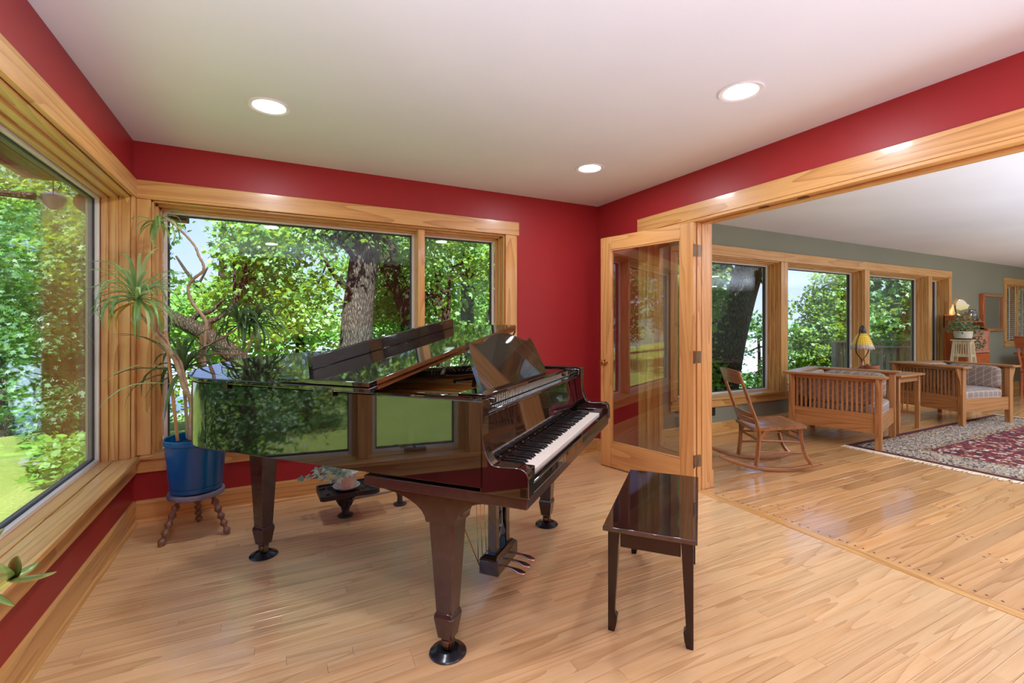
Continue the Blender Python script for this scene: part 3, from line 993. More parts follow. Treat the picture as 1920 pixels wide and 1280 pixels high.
cupm = simple('black_bakelite', (0.014, 0.016, 0.02), 0.2)
def cup(u, v, label, r=0.072):
    M = Matrix.Translation(PA) @ Matrix.Rotation(PROT, 4, 'Z')
    p = M @ Vector((u, v, 0))
    o = G().lathe([(r * 0.97, 0.0), (r, 0.004), (r * 0.94, 0.009), (r * 0.72, 0.013), (r * 0.62, 0.021), (r * 0.56, 0.022), (r * 0.50, 0.0135), (0.0, 0.0118)], 32).obj('caster_cup', cupm, smooth=True)
    o.location = p
    tag(o, label, 'caster cup', 'caster cups under the piano')
cup(0, 0, 'black round caster cup under the piano leg nearest the bench end of the bass side')
cup(1.25, 0, 'black round caster cup under the piano leg by the red wall')
cup(0.29, 1.32, 'black round caster cup under the piano tail leg')

# ------------------------------------------------------------------ piano bench
B = thing('piano_bench', 'black lacquered piano bench with tapered legs in front of the glass door', 'bench', (1.618, 1.658, 0), PROT)
bx_, by_ = 0.405, 0.18
G().box(-bx_, bx_, -by_, by_, 0.425, 0.444).obj('seat', black_m, B, bevel=0.003, seg=2)
benchm = simple('black_lacquer_frame', (0.016, 0.009, 0.008), 0.14, IOR=1.5)
for (x, s_) in ((-0.335, -1), (0.335, 1)):
    G().box(x - 0.012, x + 0.012, -0.118, 0.118, 0.345, 0.425).obj('apron', benchm, B, bevel=0.001)
for y in (-0.145, 0.145):
    G().box(-0.315, 0.315, y - 0.012, y + 0.012, 0.345, 0.425).obj('apron', benchm, B, bevel=0.001)
for sx in (-1, 1):
    for sy in (-1, 1):
        lg = bpy.data.objects.new('leg', None)
        COL.objects.link(lg)
        lg.parent = B
        lg.location = (sx * 0.343, sy * 0.142, 0)
        g = G()
        secs = [(0.0, 0.013), (0.03, 0.017), (0.062, 0.0185), (0.075, 0.0145), (0.09, 0.014), (0.345, 0.021), (0.425, 0.023)]
        v2, f2 = [], []
        for z, a in secs:
            ox, oy = sx * (0.023 - a), sy * (0.023 - a)
            v2 += [(ox - a, oy - a, z), (ox + a, oy - a, z), (ox + a, oy + a, z), (ox - a, oy + a, z)]
        for i in range(len(secs) - 1):
            for k in range(4):
                f2.append((i * 4 + k, i * 4 + (k + 1) % 4, i * 4 + 4 + (k + 1) % 4, i * 4 + 4 + k))
        f2 += [(3, 2, 1, 0), tuple(4 * (len(secs) - 1) + k for k in range(4))]
        g.add(v2, f2).obj('leg_post', benchm, lg, bevel=0.0015)
        G().box(-0.003 - sx * 0.0, 0.003, -0.003, 0.003, 0.0, 0.001) if False else None
for y in (-0.120, ):
    G().box(-0.352, -0.347, y - 0.004, y + 0.004, 0.395, 0.411).obj('lid_stay_hinge', oldbrass_m, B)
# ------------------------------------------------------------------ plants inside
blue_m = simple('blue_glazed_plastic', srgb(14, 84, 138), 0.18, var=0.04)
soil_m = simple('potting_soil', (0.05, 0.032, 0.02), 0.95, var=0.5, scale=60)
stem_m = simple('dracaena_stem', srgb(176, 148, 118), 0.7, var=0.25, scale=30)
stake_m = wood('bamboo_stake', 'Z', srgb(140, 96, 54), srgb(184, 134, 82), srgb(200, 152, 98), coat=0)
def drac(name, base, edge):
    t = NT(name)
    a = t.n('Attribute', _attribute_name='rnd')
    c = t.ramp(a.outputs['Fac'], [(0.0, tuple(x * 0.6 for x in base)), (0.6, base), (1.0, edge)])
    d = t.n('BsdfPrincipled', Roughness=0.35)
    t.set(d.inputs['Base Color'], c)
    tl = t.n('BsdfTranslucent', Color=tuple(min(1, x * 1.6) for x in edge))
    mx = t.n('MixShader', Fac=0.25)
    t.t.links.new(d.outputs[0], mx.inputs[1])
    t.t.links.new(tl.outputs[0], mx.inputs[2])
    t.t.links.new(mx.outputs[0], t.out.inputs[0])
    return t.m
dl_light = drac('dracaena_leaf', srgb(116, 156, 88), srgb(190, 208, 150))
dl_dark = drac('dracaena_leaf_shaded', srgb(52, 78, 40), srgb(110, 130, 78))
dl_dry = drac('dracaena_leaf_dry', srgb(196, 150, 50), srgb(216, 178, 90))

def strap(c, az, el, ln, wd, droop, parent, mat, rv):
    """one arching strap leaf: a folded ribbon"""
    d = Vector((math.cos(az), math.sin(az), 0))
    sd = Vector((-math.sin(az), math.cos(az), 0))
    k = 6
    pts = []
    p = Vector(c)
    e_ = el
    for i in range(k + 1):
        pts.append(p.copy())
        p = p + (d * math.cos(e_) + Vector((0, 0, 1)) * math.sin(e_)) * (ln / k)
        e_ -= droop / k * (1.6 if i > 1 else 0.6)
    vs_, fs_ = [], []
    wds = [0.5, 0.85, 1.0, 0.95, 0.8, 0.5, 0.05]
    for i, q in enumerate(pts):
        h = wd * wds[i] / 2
        vs_ += [q + sd * h + Vector((0, 0, h * 0.5)), q, q - sd * h + Vector((0, 0, h * 0.5))]
    for i in range(k):
        a = i * 3
        fs_ += [(a, a + 1, a + 4, a + 3), (a + 1, a + 2, a + 5, a + 4)]
    me = bpy.data.meshes.new('leaf')
    me.from_pydata([tuple(v) for v in vs_], [], fs_)
    at_ = me.attributes.new('rnd', 'FLOAT', 'FACE')
    at_.data.foreach_set('value', [min(1, max(0, rv + random.uniform(-.1, .1)))] * len(fs_))
    me.shade_smooth()
    me.materials.append(mat)
    o = bpy.data.objects.new('leaf', me)
    COL.objects.link(o)
    o.parent = parent
    return o

def rosette(c, nl, ln, wd, parent, mat, el=(0.1, 1.2), droop=(0.8, 2.0), az=None, dry=0):
    for i in range(nl):
        a = random.uniform(0, 2 * math.pi) if az is None else random.uniform(*az)
        f = i / max(1, nl - 1)
        e_ = el[0] + (el[1] - el[0]) * f + random.uniform(-.15, .15)
        strap(Vector(c) + Vector((random.uniform(-.01, .01), random.uniform(-.01, .01), random.uniform(-.03, .02))), a, e_, ln * random.uniform(0.7, 1.1), wd * random.uniform(.8, 1.1), random.uniform(*droop), parent, mat, random.random())
    for i in range(dry):
        a = random.uniform(0, 2 * math.pi)
        strap(Vector(c) - Vector((0, 0, .03)), a, -0.3, ln * 0.75, wd, 1.6, parent, dl_dry, random.random())

random.seed(21)
# the three-legged stool
ST = Vector((-0.413, 3.392, 0))
S = thing('plant_stool', 'small round stool with three twisted wooden legs under the blue pot', 'stool', ST)
stool_w = simple('weathered_stool_paint', srgb(120, 118, 130), 0.6, var=0.25, scale=18)
turn_m = wood('turned_walnut', 'Z', srgb(66, 42, 30), srgb(112, 78, 58), srgb(140, 104, 80), rough=0.45)
G().lathe([(0.130, 0.235), (0.146, 0.242), (0.149, 0.258), (0.144, 0.268), (0.0, 0.270)], 36).obj('seat', stool_w, S, smooth=True)
feet = [Vector((-0.573, 3.283, 0)) - ST, Vector((-0.241, 3.296, 0)) - ST, Vector((-0.425, 3.598, 0)) - ST]
for f in feet:
    tp = Vector((f.x * 0.5, f.y * 0.5, 0.237))
    path, rs = [], []
    for i in range(33):
        s_ = i / 32
        path.append(tp.lerp(Vector((f.x, f.y, 0.004)), s_))
        rs.append(0.0165 + 0.0055 * math.cos(s_ * 2 * math.pi * 5.5))
    G().tube(path, rs, 10).obj('leg', turn_m, S, smooth=60)
# pot and plant
D = thing('potted_dracaena', 'tall lanky dracaena with wooden stakes in a glossy blue pot', 'plant', (ST.x, ST.y, 0.270))
pp = [(q_ * 0.93, z_) for q_, z_ in [(0.126, 0.0), (0.142, 0.006), (0.147, 0.02), (0.147, 0.032), (0.143, 0.034), (0.147, 0.037), (0.160, 0.17), (0.172, 0.285), (0.179, 0.29), (0.180, 0.318), (0.176, 0.322), (0.170, 0.318), (0.165, 0.27), (0.0, 0.268)]]
G().lathe(pp, 48).obj('pot', blue_m, D, smooth=True)
G().lathe([(0.152, 0.27), (0.10, 0.283), (0.0, 0.288)], 28).obj('soil', soil_m, D, smooth=True)
off = Vector((ST.x, ST.y, 0.270))
def L(px, py, t):
    return at(px, py, t) - off
def stem(pts, r0, r1):
    q = catmull([L(*p) for p in pts], 5)
    n_ = len(q)
    G().tube(q, [r0 + (r1 - r0) * i / (n_ - 1) * 1.0 + 0.0012 * math.sin(i * 2.1) for i in range(n_)], 8).obj('stem', stem_m, D, smooth=60)
stem([(357, 824, 2.84), (359, 765, 2.84), (356, 745, 2.83), (344, 725, 2.80), (334, 690, 2.78), (322, 665, 2.76), (304, 640, 2.72), (290, 624, 2.68), (287, 614, 2.66), (270, 598, 2.62), (262, 588, 2.60)], 0.013, 0.009)
stem([(359, 824, 2.86), (360, 770, 2.86), (352, 735, 2.85), (345, 705, 2.83), (336, 675, 2.80), (318, 655, 2.76), (314, 640, 2.75), (298, 622, 2.70), (296, 605, 2.68), (292, 585, 2.66)], 0.011, 0.007)
stem([(372, 820, 2.93), (381, 740, 2.93), (383, 690, 2.94), (384, 640, 2.95), (387, 608, 2.95), (380, 592, 2.95), (366, 575, 2.94), (355, 555, 2.93), (354, 535, 2.93), (366, 520, 2.92), (381, 508, 2.92), (381, 495, 2.91), (373, 480, 2.90), (366, 462, 2.89), (352, 445, 2.87), (335, 428, 2.85), (320, 415, 2.83), (306, 405, 2.81)], 0.012, 0.006)
stem([(376, 818, 3.02), (376, 720, 3.02), (378, 660, 3.00), (395, 645, 3.00), (418, 633, 3.00), (438, 620, 3.00), (448, 612, 3.00)], 0.010, 0.006)
stem([(378, 818, 3.06), (380, 720, 3.06), (392, 668, 3.05), (430, 664, 3.05), (458, 662, 3.05), (468, 648, 3.05), (474, 622, 3.05)], 0.010, 0.006)
stem([(352, 822, 2.9), (348, 760, 2.9), (344, 710, 2.92)], 0.010, 0.008)
for a, b in (((333, 826, 2.80), (311, 620, 2.78)), ((368, 822, 2.98), (377, 630, 3.0))):
    G().tube([L(*a), L(*b)], 0.009, 8).obj('stake', stake_m, D, smooth=True)
rosette(L(256, 556, 2.60), 64, 0.35, 0.019, D, dl_light, el=(-0.5, 1.45), droop=(0.7, 2.6), dry=7)
rosette(L(299, 412, 2.80), 22, 0.20, 0.019, D, dl_light, el=(-0.6, 0.7), droop=(1.0, 2.2))
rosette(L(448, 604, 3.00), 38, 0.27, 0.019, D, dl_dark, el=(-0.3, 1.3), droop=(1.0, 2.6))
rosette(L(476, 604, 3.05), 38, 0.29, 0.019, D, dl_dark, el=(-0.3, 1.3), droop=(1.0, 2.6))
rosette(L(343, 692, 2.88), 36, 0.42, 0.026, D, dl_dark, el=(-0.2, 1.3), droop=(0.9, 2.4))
strap(L(318, 690, 2.80), R(225), 0.25, 0.36, 0.02, 0.9, D, dl_light, 0.8)
strap(L(322, 720, 2.80), R(218), 0.2, 0.40, 0.02, 1.1, D, dl_light, 0.9)
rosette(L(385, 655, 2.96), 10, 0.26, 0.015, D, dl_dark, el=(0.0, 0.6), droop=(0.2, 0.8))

# ivy in a white pot on the iron stand under the piano
I0 = Vector((0.4285, 3.267, 0))
IS = thing('iron_plant_stand', 'ornate black cast iron plant stand with a cross bar, under the piano', 'stand', I0, R(2))
g = G()
outl = []
for cx_, cy_, a0 in ((0.17, 0.10, 0), (-0.14, 0.10, 90), (-0.14, -0.10, 180), (0.17, -0.10, 270)):
    for k in range(6):
        a = R(a0 + k * 18)
        outl.append((cx_ + 0.03 * math.cos(a), cy_ + 0.03 * math.sin(a)))
G().prism(outl, 0.168, 0.176).obj('tray', iron_m, IS, bevel=0.002)
g = G()
n = len(outl)
for i in range(n):
    a, b = Vector(outl[i]), Vector(outl[(i + 1) % n])
    na, nb = a * 0.93, b * 0.93
    g.hexa([(a.x, a.y, 0.158), (b.x, b.y, 0.158), (nb.x, nb.y, 0.158), (na.x, na.y, 0.158), (a.x, a.y, 0.188), (b.x, b.y, 0.188), (nb.x, nb.y, 0.188), (na.x, na.y, 0.188)])
g.obj('tray_rim', iron_m, IS)
g = G()
random.seed(3)
for k in range(26):
    x, y = random.uniform(-0.14, 0.16), random.uniform(-0.09, 0.09)
    if (x - 0.0) ** 2 + y * y < 0.006:
        continue
    a = random.uniform(0, 6.28)
    g.tube(catmull([(x + 0.02 * math.cos(a + q * 1.3) * (1 - q * 0.15), y + 0.02 * math.sin(a + q * 1.3) * (1 - q * 0.15), 0.178) for q in range(5)], 2), 0.004, 5)
g.obj('scrollwork', iron_m, IS)
G().lathe([(0.050, 0.0), (0.052, 0.006), (0.046, 0.012), (0.026, 0.016), (0.023, 0.035), (0.034, 0.07), (0.052, 0.105), (0.060, 0.14), (0.064, 0.168)], 24).obj('pedestal', iron_m, IS, smooth=True)
for k in range(10):
    a = k * math.pi / 5
    G().tube([(0.035 * math.cos(a), 0.035 * math.sin(a), 0.07), (0.054 * math.cos(a), 0.054 * math.sin(a), 0.105), (0.065 * math.cos(a), 0.065 * math.sin(a), 0.165)], 0.005, 5).obj('pedestal_rib', iron_m, IS, smooth=True)
G().tube([(0.03, -0.055, 0.12), (0.36, -0.03, 0.12)], 0.008, 8).obj('cross_bar', simple('worn_steel', (0.32, 0.30, 0.28), 0.45, metal=0.8), IS, smooth=True)
G().tube([(0.0, -0.06, 0.14), (0.0, -0.075, 0.13), (0.03, -0.07, 0.11)], 0.009, 8).obj('bar_boss', iron_m, IS, smooth=True)
g = G().lathe([(0.045, 0.0), (0.046, 0.006), (0.02, 0.012), (0.018, 0.05), (0.03, 0.10), (0.034, 0.15)], 16, (0.37, 0.02, 0))
g.obj('bar_foot', iron_m, IS, smooth=True)

IV = thing('ivy_pot', 'trailing ivy in a ribbed white pot with saucer on the iron stand', 'plant', (I0.x + 0.005, I0.y, 0.188))
cream_m = simple('cream_ceramic', srgb(228, 222, 208), 0.3, var=0.05)
G().lathe([(0.05, 0.0), (0.075, 0.002), (0.088, 0.016), (0.085, 0.018), (0.07, 0.006), (0.0, 0.005)], 32).obj('saucer', cream_m, IV, smooth=True)
vs_, fs_ = [], []
NN = 40
lay = [(0.055, 0.006), (0.062, 0.03), (0.068, 0.06), (0.071, 0.09), (0.073, 0.10), (0.066, 0.10), (0.062, 0.085)]
for j, (r_, z) in enumerate(lay):
    for k in range(NN):
        a = 2 * math.pi * k / NN
        q = r_ + (0.0025 * math.cos(a * 10 + z * 30) if j < 4 else 0)
        vs_.append((q * math.cos(a), q * math.sin(a), z))
for j in range(len(lay) - 1):
    for k in range(NN):
        fs_.append((j * NN + k, j * NN + (k + 1) % NN, (j + 1) * NN + (k + 1) % NN, (j + 1) * NN + k))
fs_.append(tuple(range(NN))[::-1])
fs_.append(tuple((len(lay) - 1) * NN + k for k in range(NN)))
G().add(vs_, fs_).obj('pot', cream_m, IV, smooth=60)
ivy_m = leafmat('ivy_leaf', srgb(70, 96, 66), srgb(176, 188, 160), srgb(120, 150, 90), 0.2, 0.06)
IVYO = [(0, 0), (-.34, .06), (-.5, .36), (-.22, .42), (0, 1.0), (.22, .42), (.5, .36), (.34, .06)]
def leafobj(name, c, d, nrm, size, mat, parent, outline, rv):
    d = Vector(d).normalized()
    nrm = Vector(nrm)
    sd = d.cross(nrm).normalized()
    vs2 = [Vector(c) + sd * a * size + d * b * size for a, b in outline]
    vs2 = [v + Vector((0, 0, 0.0)) for v in vs2]
    me = bpy.data.meshes.new(name)
    me.from_pydata([tuple(v) for v in vs2], [], [tuple(range(len(vs2)))])
    at_ = me.attributes.new('rnd', 'FLOAT', 'FACE')
    at_.data.foreach_set('value', [rv])
    me.materials.append(mat)
    o = bpy.data.objects.new(name, me)
    COL.objects.link(o)
    o.parent = parent
    return o
random.seed(5)
for k in range(11):
    a = R(random.uniform(110, 330))
    r_ = random.uniform(0.10, 0.26) if k else 0.27
    if k < 3:
        a = R([172, 195, 215][k])
    z1 = 0.13 - 0.25 * max(0, r_ - 0.12)
    pth = catmull([(0.02 * math.cos(a), 0.02 * math.sin(a), 0.085), (0.07 * math.cos(a), 0.07 * math.sin(a), 0.125), (r_ * math.cos(a), r_ * math.sin(a), z1)], 4)
    G().tube(pth, 0.0018, 5).obj('vine', simple('ivy_stem', srgb(150, 150, 110), 0.7) if k == 0 else bpy.data.materials['ivy_stem'], IV, smooth=True)
    for q in pth[3:]:
        leafobj('leaf', q, (math.cos(a + random.uniform(-1.2, 1.2)), math.sin(a + random.uniform(-1.2, 1.2)), -0.3), (random.uniform(-.6, .2), random.uniform(-.9, -.2), 0.7), random.uniform(0.035, 0.055), ivy_m, IV, IVYO, random.random())

# jade plant just inside the frame, on a stand beside the left window
JB = Vector((-0.47, 0.62, 0.0))
JS = thing('corner_plant_stand', 'square wooden plant stand by the left wall carrying the jade plant', 'stand', JB)
G().box(-0.15, 0.15, -0.15, 0.15, 0.56, 0.585).obj('top', moak['X'], JS, bevel=0.004)
for sx in (-1, 1):
    for sy in (-1, 1):
        G().box(sx * 0.12 - 0.018, sx * 0.12 + 0.018, sy * 0.12 - 0.018, sy * 0.12 + 0.018, 0, 0.56).obj('leg', moak['Z'], JS, bevel=0.003)
JP = thing('jade_plant', 'jade plant with thick glossy oval leaves reaching in beside the left window sill', 'plant', (JB.x, JB.y, 0.585))
G().lathe([(0.075, 0.0), (0.095, 0.01), (0.115, 0.14), (0.122, 0.145), (0.122, 0.165), (0.11, 0.165), (0.105, 0.14), (0, 0.138)], 32).obj('pot', simple('terracotta', srgb(176, 104, 72), 0.8), JP, smooth=True)
jade_m = simple('jade_leaf', srgb(92, 112, 50), 0.28, var=0.35, scale=25, Subsurface_Weight=0.0)
jstem_m = simple('jade_stem', srgb(150, 156, 70), 0.5)
joff = Vector((JB.x, JB.y, 0.585))
def jleaf(a, b, wd, up, mat=None):
    """fat oval leaf from a to b (world)"""
    a, b = Vector(a) - joff, Vector(b) - joff
    d = b - a
    ln = d.length
    d = d / ln
    up = Vector(up)
    sd = d.cross(up).normalized()
    up = sd.cross(d).normalized()
    vs2, fs2 = [], []
    m, nn = 9, 10
    for i in range(m + 1):
        s_ = i / m
        rr_ = (math.sin(math.pi * min(1, s_ ** 0.8)) ** 0.75) if 0 < s_ < 1 else 0.0
        rr_ = max(rr_, 0.12 if i == 0 else 0.02)
        for k in range(nn):
            an = 2 * math.pi * k / nn
            vs2.append(a + d * ln * s_ + sd * math.cos(an) * wd / 2 * rr_ + up * (math.sin(an) * wd * 0.17 * rr_ + 0.10 * ln * s_ * s_))
    for i in range(m):
        for k in range(nn):
            fs2.append((i * nn + k, i * nn + (k + 1) % nn, (i + 1) * nn + (k + 1) % nn, (i + 1) * nn + k))
    fs2.append(tuple(range(nn))[::-1])
    fs2.append(tuple(m * nn + k for k in range(nn)))
    G().add([tuple(v) for v in vs2], fs2).obj('leaf', mat or jade_m, JP, smooth=80)
tj = 0.60
node = at(18, 1086, tj)
q = catmull([Vector((0.02, 0.02, 0.14)) + joff, Vector((-0.02, 0.06, 0.24)) + joff, at(-60, 1135, tj), at(-15, 1110, tj), node], 6)
G().tube([p - joff for p in q], [0.010 - 0.006 * i / (len(q) - 1) for i in range(len(q))], 8).obj('stem', jstem_m, JP, smooth=True)
jleaf(node, at(103, 1092, tj - 0.05), 0.021, (0.1, 0.2, 1))
jleaf(node, at(43, 1037, tj - 0.01), 0.021, (-0.4, -0.9, 0.2))
jleaf(at(26, 1082, tj + .01), at(73, 1057, tj + 0.05), 0.016, (0, 0, 1))
jleaf(node, at(-12, 1068, tj - 0.06), 0.018, (0, 0, 1))
n2 = at(-30, 1020, tj)
jleaf(n2, at(20, 993, tj - 0.02), 0.017, (0.2, -0.7, 0.6))
n3 = at(-25, 1105, tj - 0.05)
jleaf(n3, at(22, 1142, tj - 0.05), 0.015, (0.5, 0.2, 0.8))
for (p, q_) in ((n2, 0.24), (n3, 0.22)):
    b0 = Vector((0.0, 0.02, 0.14)) + joff
    qq = catmull([b0, Vector((b0.x - 0.02, b0.y + 0.05, b0.z + 0.08)), p], 5)
    G().tube([v - joff for v in qq], 0.005, 7).obj('stem', jstem_m, JP, smooth=True)
random.seed(9)
for k in range(16):
    b0 = joff + Vector((random.uniform(-.14, .02), random.uniform(-.14, .02), random.uniform(.22, .40)))
    c0 = joff + Vector((0, 0, 0.15))
    G().tube([c0 - joff, (c0 + b0) / 2 - joff + Vector((0.01, 0, 0)), b0 - joff], 0.005, 6).obj('stem', jstem_m, JP, smooth=True)
    for s_ in range(3):
        d = Vector((random.uniform(-1, .3), random.uniform(-1, .3), random.uniform(-.2, 1))).normalized()
        jleaf(b0, b0 + d * 0.04, 0.018, (0.3, 0.2, 0.9))
# ------------------------------------------------------------------ rocking chair (local -y is the way it faces)
RC = thing('rocking_chair', 'small armless wooden rocking chair beside the window, in front of the spindle armchair', 'rocking chair', (3.975, 2.70, 0), R(59))
SW = 0.185          # half width to rocker centre
rl = []
Rr, NA = 1.05, 20
for sx in (-1, 1):
    g = G()
    vs_, fs_ = [], []
    for i in range(NA + 1):
        y = -0.36 + 0.86 * i / NA
        z0 = Rr - math.sqrt(Rr * Rr - (y - 0.02) ** 2)
        hh = 0.034 * min(1, 0.45 + min(i, NA - i) * 0.3)
        for dx in (-0.013, 0.013):
            vs_ += [(sx * SW + dx, y, z0 + 0.001), (sx * SW + dx, y, z0 + hh)]
    for i in range(NA):
        a = i * 4
        b = a + 4
        fs_ += [(a, b, b + 2, a + 2), (a + 1, a + 3, b + 3, b + 1), (a, a + 1, b + 1, b), (a + 2, b + 2, b + 3, a + 3)]
    fs_ += [(0, 2, 3, 1), (NA * 4, NA * 4 + 1, NA * 4 + 3, NA * 4 + 2)]
    g.add(vs_, fs_).obj('rocker', roak['Y'], RC, bevel=0.003, smooth=50)
def roff(y):
    return Rr - math.sqrt(Rr * Rr - (y - 0.02) ** 2)
seat = [(-0.225, -0.20), (0.225, -0.20), (0.20, 0.20), (-0.20, 0.20)]
g = G()
gx, gy = 10, 8
vs_, fs_ = [], []
for top in (1, 0):
    for j in range(gy + 1):
        for i in range(gx + 1):
            t = j / gy
            y = -0.21 + 0.42 * t
            hw = 0.225 - 0.03 * t
            x = -hw + 2 * hw * i / gx
            base = 0.41 - 0.035 * t
            dish = 0.018 * math.sin(math.pi * i / gx) * math.sin(math.pi * min(1, t * 1.1)) + (-0.014 * (1 - t * 5) ** 2 * -0.0 if t < 0.2 else 0)
            vs_.append((x, y, base - dish if top else base - 0.028))
N1 = (gx + 1) * (gy + 1)
for j in range(gy):
    for i in range(gx):
        a = j * (gx + 1) + i
        fs_.append((a, a + 1, a + gx + 2, a + gx + 1))
        fs_.append((N1 + a, N1 + a + gx + 1, N1 + a + gx + 2, N1 + a + 1))
def edge(l):
    for a, b in zip(l, l[1:]):
        fs_.append((a, b, N1 + b, N1 + a))
edge(list(range(gx + 1)))
edge([gy * (gx + 1) + i for i in range(gx + 1)])
edge([j * (gx + 1) for j in range(gy + 1)])
edge([j * (gx + 1) + gx for j in range(gy + 1)])
g.add(vs_, fs_).obj('seat', roak['X'], RC, smooth=50)
for sx in (-1, 1):
    # front leg, splayed
    q = catmull([(sx * SW, -0.27, roff(-0.27) + 0.028), (sx * (SW + 0.008), -0.215, 0.15), (sx * (SW + 0.012), -0.18, 0.28), (sx * (SW + 0.005), -0.175, 0.388)], 4)
    G().tube(q, [0.018 if i > 3 else 0.019 for i in range(len(q))], 4).obj('leg', roak['Z'], RC, bevel=0.002)
    # back leg sweeping into the back post
    q = catmull([(sx * SW, 0.19, roff(0.19) + 0.026), (sx * SW, 0.17, 0.22), (sx * (SW + 0.008), 0.175, 0.37), (sx * (SW + 0.012), 0.235, 0.55), (sx * (SW + 0.018), 0.345, 0.86)], 5)
    G().tube(q, [0.021 - 0.006 * i / (len(q) - 1) for i in range(len(q))], 4).obj('back_post', roak['Z'], RC, bevel=0.002)
    for z, zb in ((0.17, 0.17), (0.26, 0.27)):
        G().tube([(sx * (SW + 0.004), -0.215 + (z - .15) * 0.25, z), (sx * SW, 0.175, zb)], 0.009, 8).obj('side_stretcher', roak['Y'], RC, smooth=True)
    G().bar((sx * (SW + 0.01), 0.165, 0.28), (sx * (SW + 0.01), 0.10, 0.362), 0.012, 0.03).obj('brace', roak['Z'], RC)
for z in (0.27, 0.32):
    G().tube([(-SW, -0.19, z), (SW, -0.19, z)], 0.010, 8).obj('front_stretcher', roak['X'], RC, smooth=True)
G().tube([(-SW, 0.172, 0.27), (SW, 0.172, 0.27)], 0.010, 8).obj('back_stretcher', roak['X'], RC, smooth=True)
def curvedrail(z0, z1, y0, y1, bow, th, name, hw=0.20):
    g = G()
    m = 10
    vs_, fs_ = [], []
    for i in range(m + 1):
        x = -hw + 2 * hw * i / m
        d = bow * (1 - (2 * i / m - 1) ** 2)
        crown = 0.012 * (1 - (2 * i / m - 1) ** 2)
        vs_ += [(x, y0 + d, z0), (x, y0 + d + th, z0), (x, y1 + d + th, z1 + crown), (x, y1 + d, z1 + crown)]
    for i in range(m):
        for k in range(4):
            fs_.append((i * 4 + k, i * 4 + (k + 1) % 4, i * 4 + 4 + (k + 1) % 4, i * 4 + 4 + k))
    fs_ += [(3, 2, 1, 0), (m * 4, m * 4 + 1, m * 4 + 2, m * 4 + 3)]
    g.add(vs_, fs_).obj(name, roak['X'], RC, smooth=50)
curvedrail(0.75, 0.865, 0.295, 0.338, 0.03, 0.018, 'crest_rail', 0.205)
curvedrail(0.405, 0.44, 0.18, 0.19, 0.03, 0.016, 'back_slat')
curvedrail(0.46, 0.495, 0.20, 0.212, 0.03, 0.016, 'back_slat')

# ------------------------------------------------------------------ spindle armchairs
def plaid():
    t = NT('plaid_upholstery')
    tc = t.n('TexCoord')
    mp = t.n('Mapping', Vector=tc.outputs['Object'], Scale=(1, 1, 1))
    sx = t.n('SeparateXYZ', Vector=mp.outputs[0])
    def stripes(sock, per, wdt):
        return t.math('LESS_THAN', t.math('FRACT', t.math('DIVIDE', sock, per)), wdt)
    a = stripes(t.math('ADD', sx.outputs[0], t.math('MULTIPLY', sx.outputs[1], 1.0)), 0.085, 0.16)
    b = stripes(t.math('ADD', sx.outputs[2], t.math('MULTIPLY', sx.outputs[1], 0.7)), 0.075, 0.2)
    c = stripes(sx.outputs[2], 0.012, 0.35)
    no = t.n('TexNoise', Vector=tc.outputs['Object'], Scale=220.0, Detail=2.0)
    base = t.ramp(no.outputs[0], [(0.3, srgb(134, 116, 106)), (0.7, srgb(168, 150, 138))])
    m1 = t.mix(t.math('MULTIPLY', a, 0.55), base.outputs[0], srgb(204, 192, 180))
    m2 = t.mix(t.math('MULTIPLY', b, 0.5), m1, srgb(206, 196, 186))
    m3 = t.mix(t.math('MULTIPLY', c, 0.25), m2, srgb(96, 80, 74))
    t.bsdf(m3, 0.9, bump=no.outputs[0], bstr=0.3, bdist=0.002)
    return t.m
plaid_m = plaid()
def cushion(name, x0, x1, y0, y1, z0, z1, parent, puff=0.02, ax=2, rx=0.0):
    """soft box: grid sphere-ish superellipsoid"""
    c = Vector(((x0 + x1) / 2, (y0 + y1) / 2, (z0 + z1) / 2))
    h = Vector(((x1 - x0) / 2, (y1 - y0) / 2, (z1 - z0) / 2))
    vs_, fs_ = [], []
    m, n_ = 14, 28
    def sg(v, p):
        return math.copysign(abs(v) ** p, v)
    for i in range(m + 1):
        la = -math.pi / 2 + math.pi * i / m
        for k in range(n_):
            lo_ = 2 * math.pi * k / n_
            e1, e2 = 0.34, 0.30
            p = [sg(math.cos(la), e1) * sg(math.cos(lo_), e2), sg(math.cos(la), e1) * sg(math.sin(lo_), e2), sg(math.sin(la), e1)]
            if ax == 0:
                p = [p[2], p[0], p[1]]
            elif ax == 1:
                p = [p[0], p[2], p[1]]
            q = Vector((p[0] * h.x, p[1] * h.y, p[2] * h.z))
            vs_.append(q)
    for i in range(m):
        for k in range(n_):
            fs_.append((i * n_ + k, i * n_ + (k + 1) % n_, (i + 1) * n_ + (k + 1) % n_, (i + 1) * n_ + k))
    g = G().add(vs_, fs_)
    g.xf(Matrix.Translation(c) @ Matrix.Rotation(rx, 4, 'X' if ax != 0 else 'Y'))
    o = g.obj(name, plaid_m, parent, smooth=True)
    return o
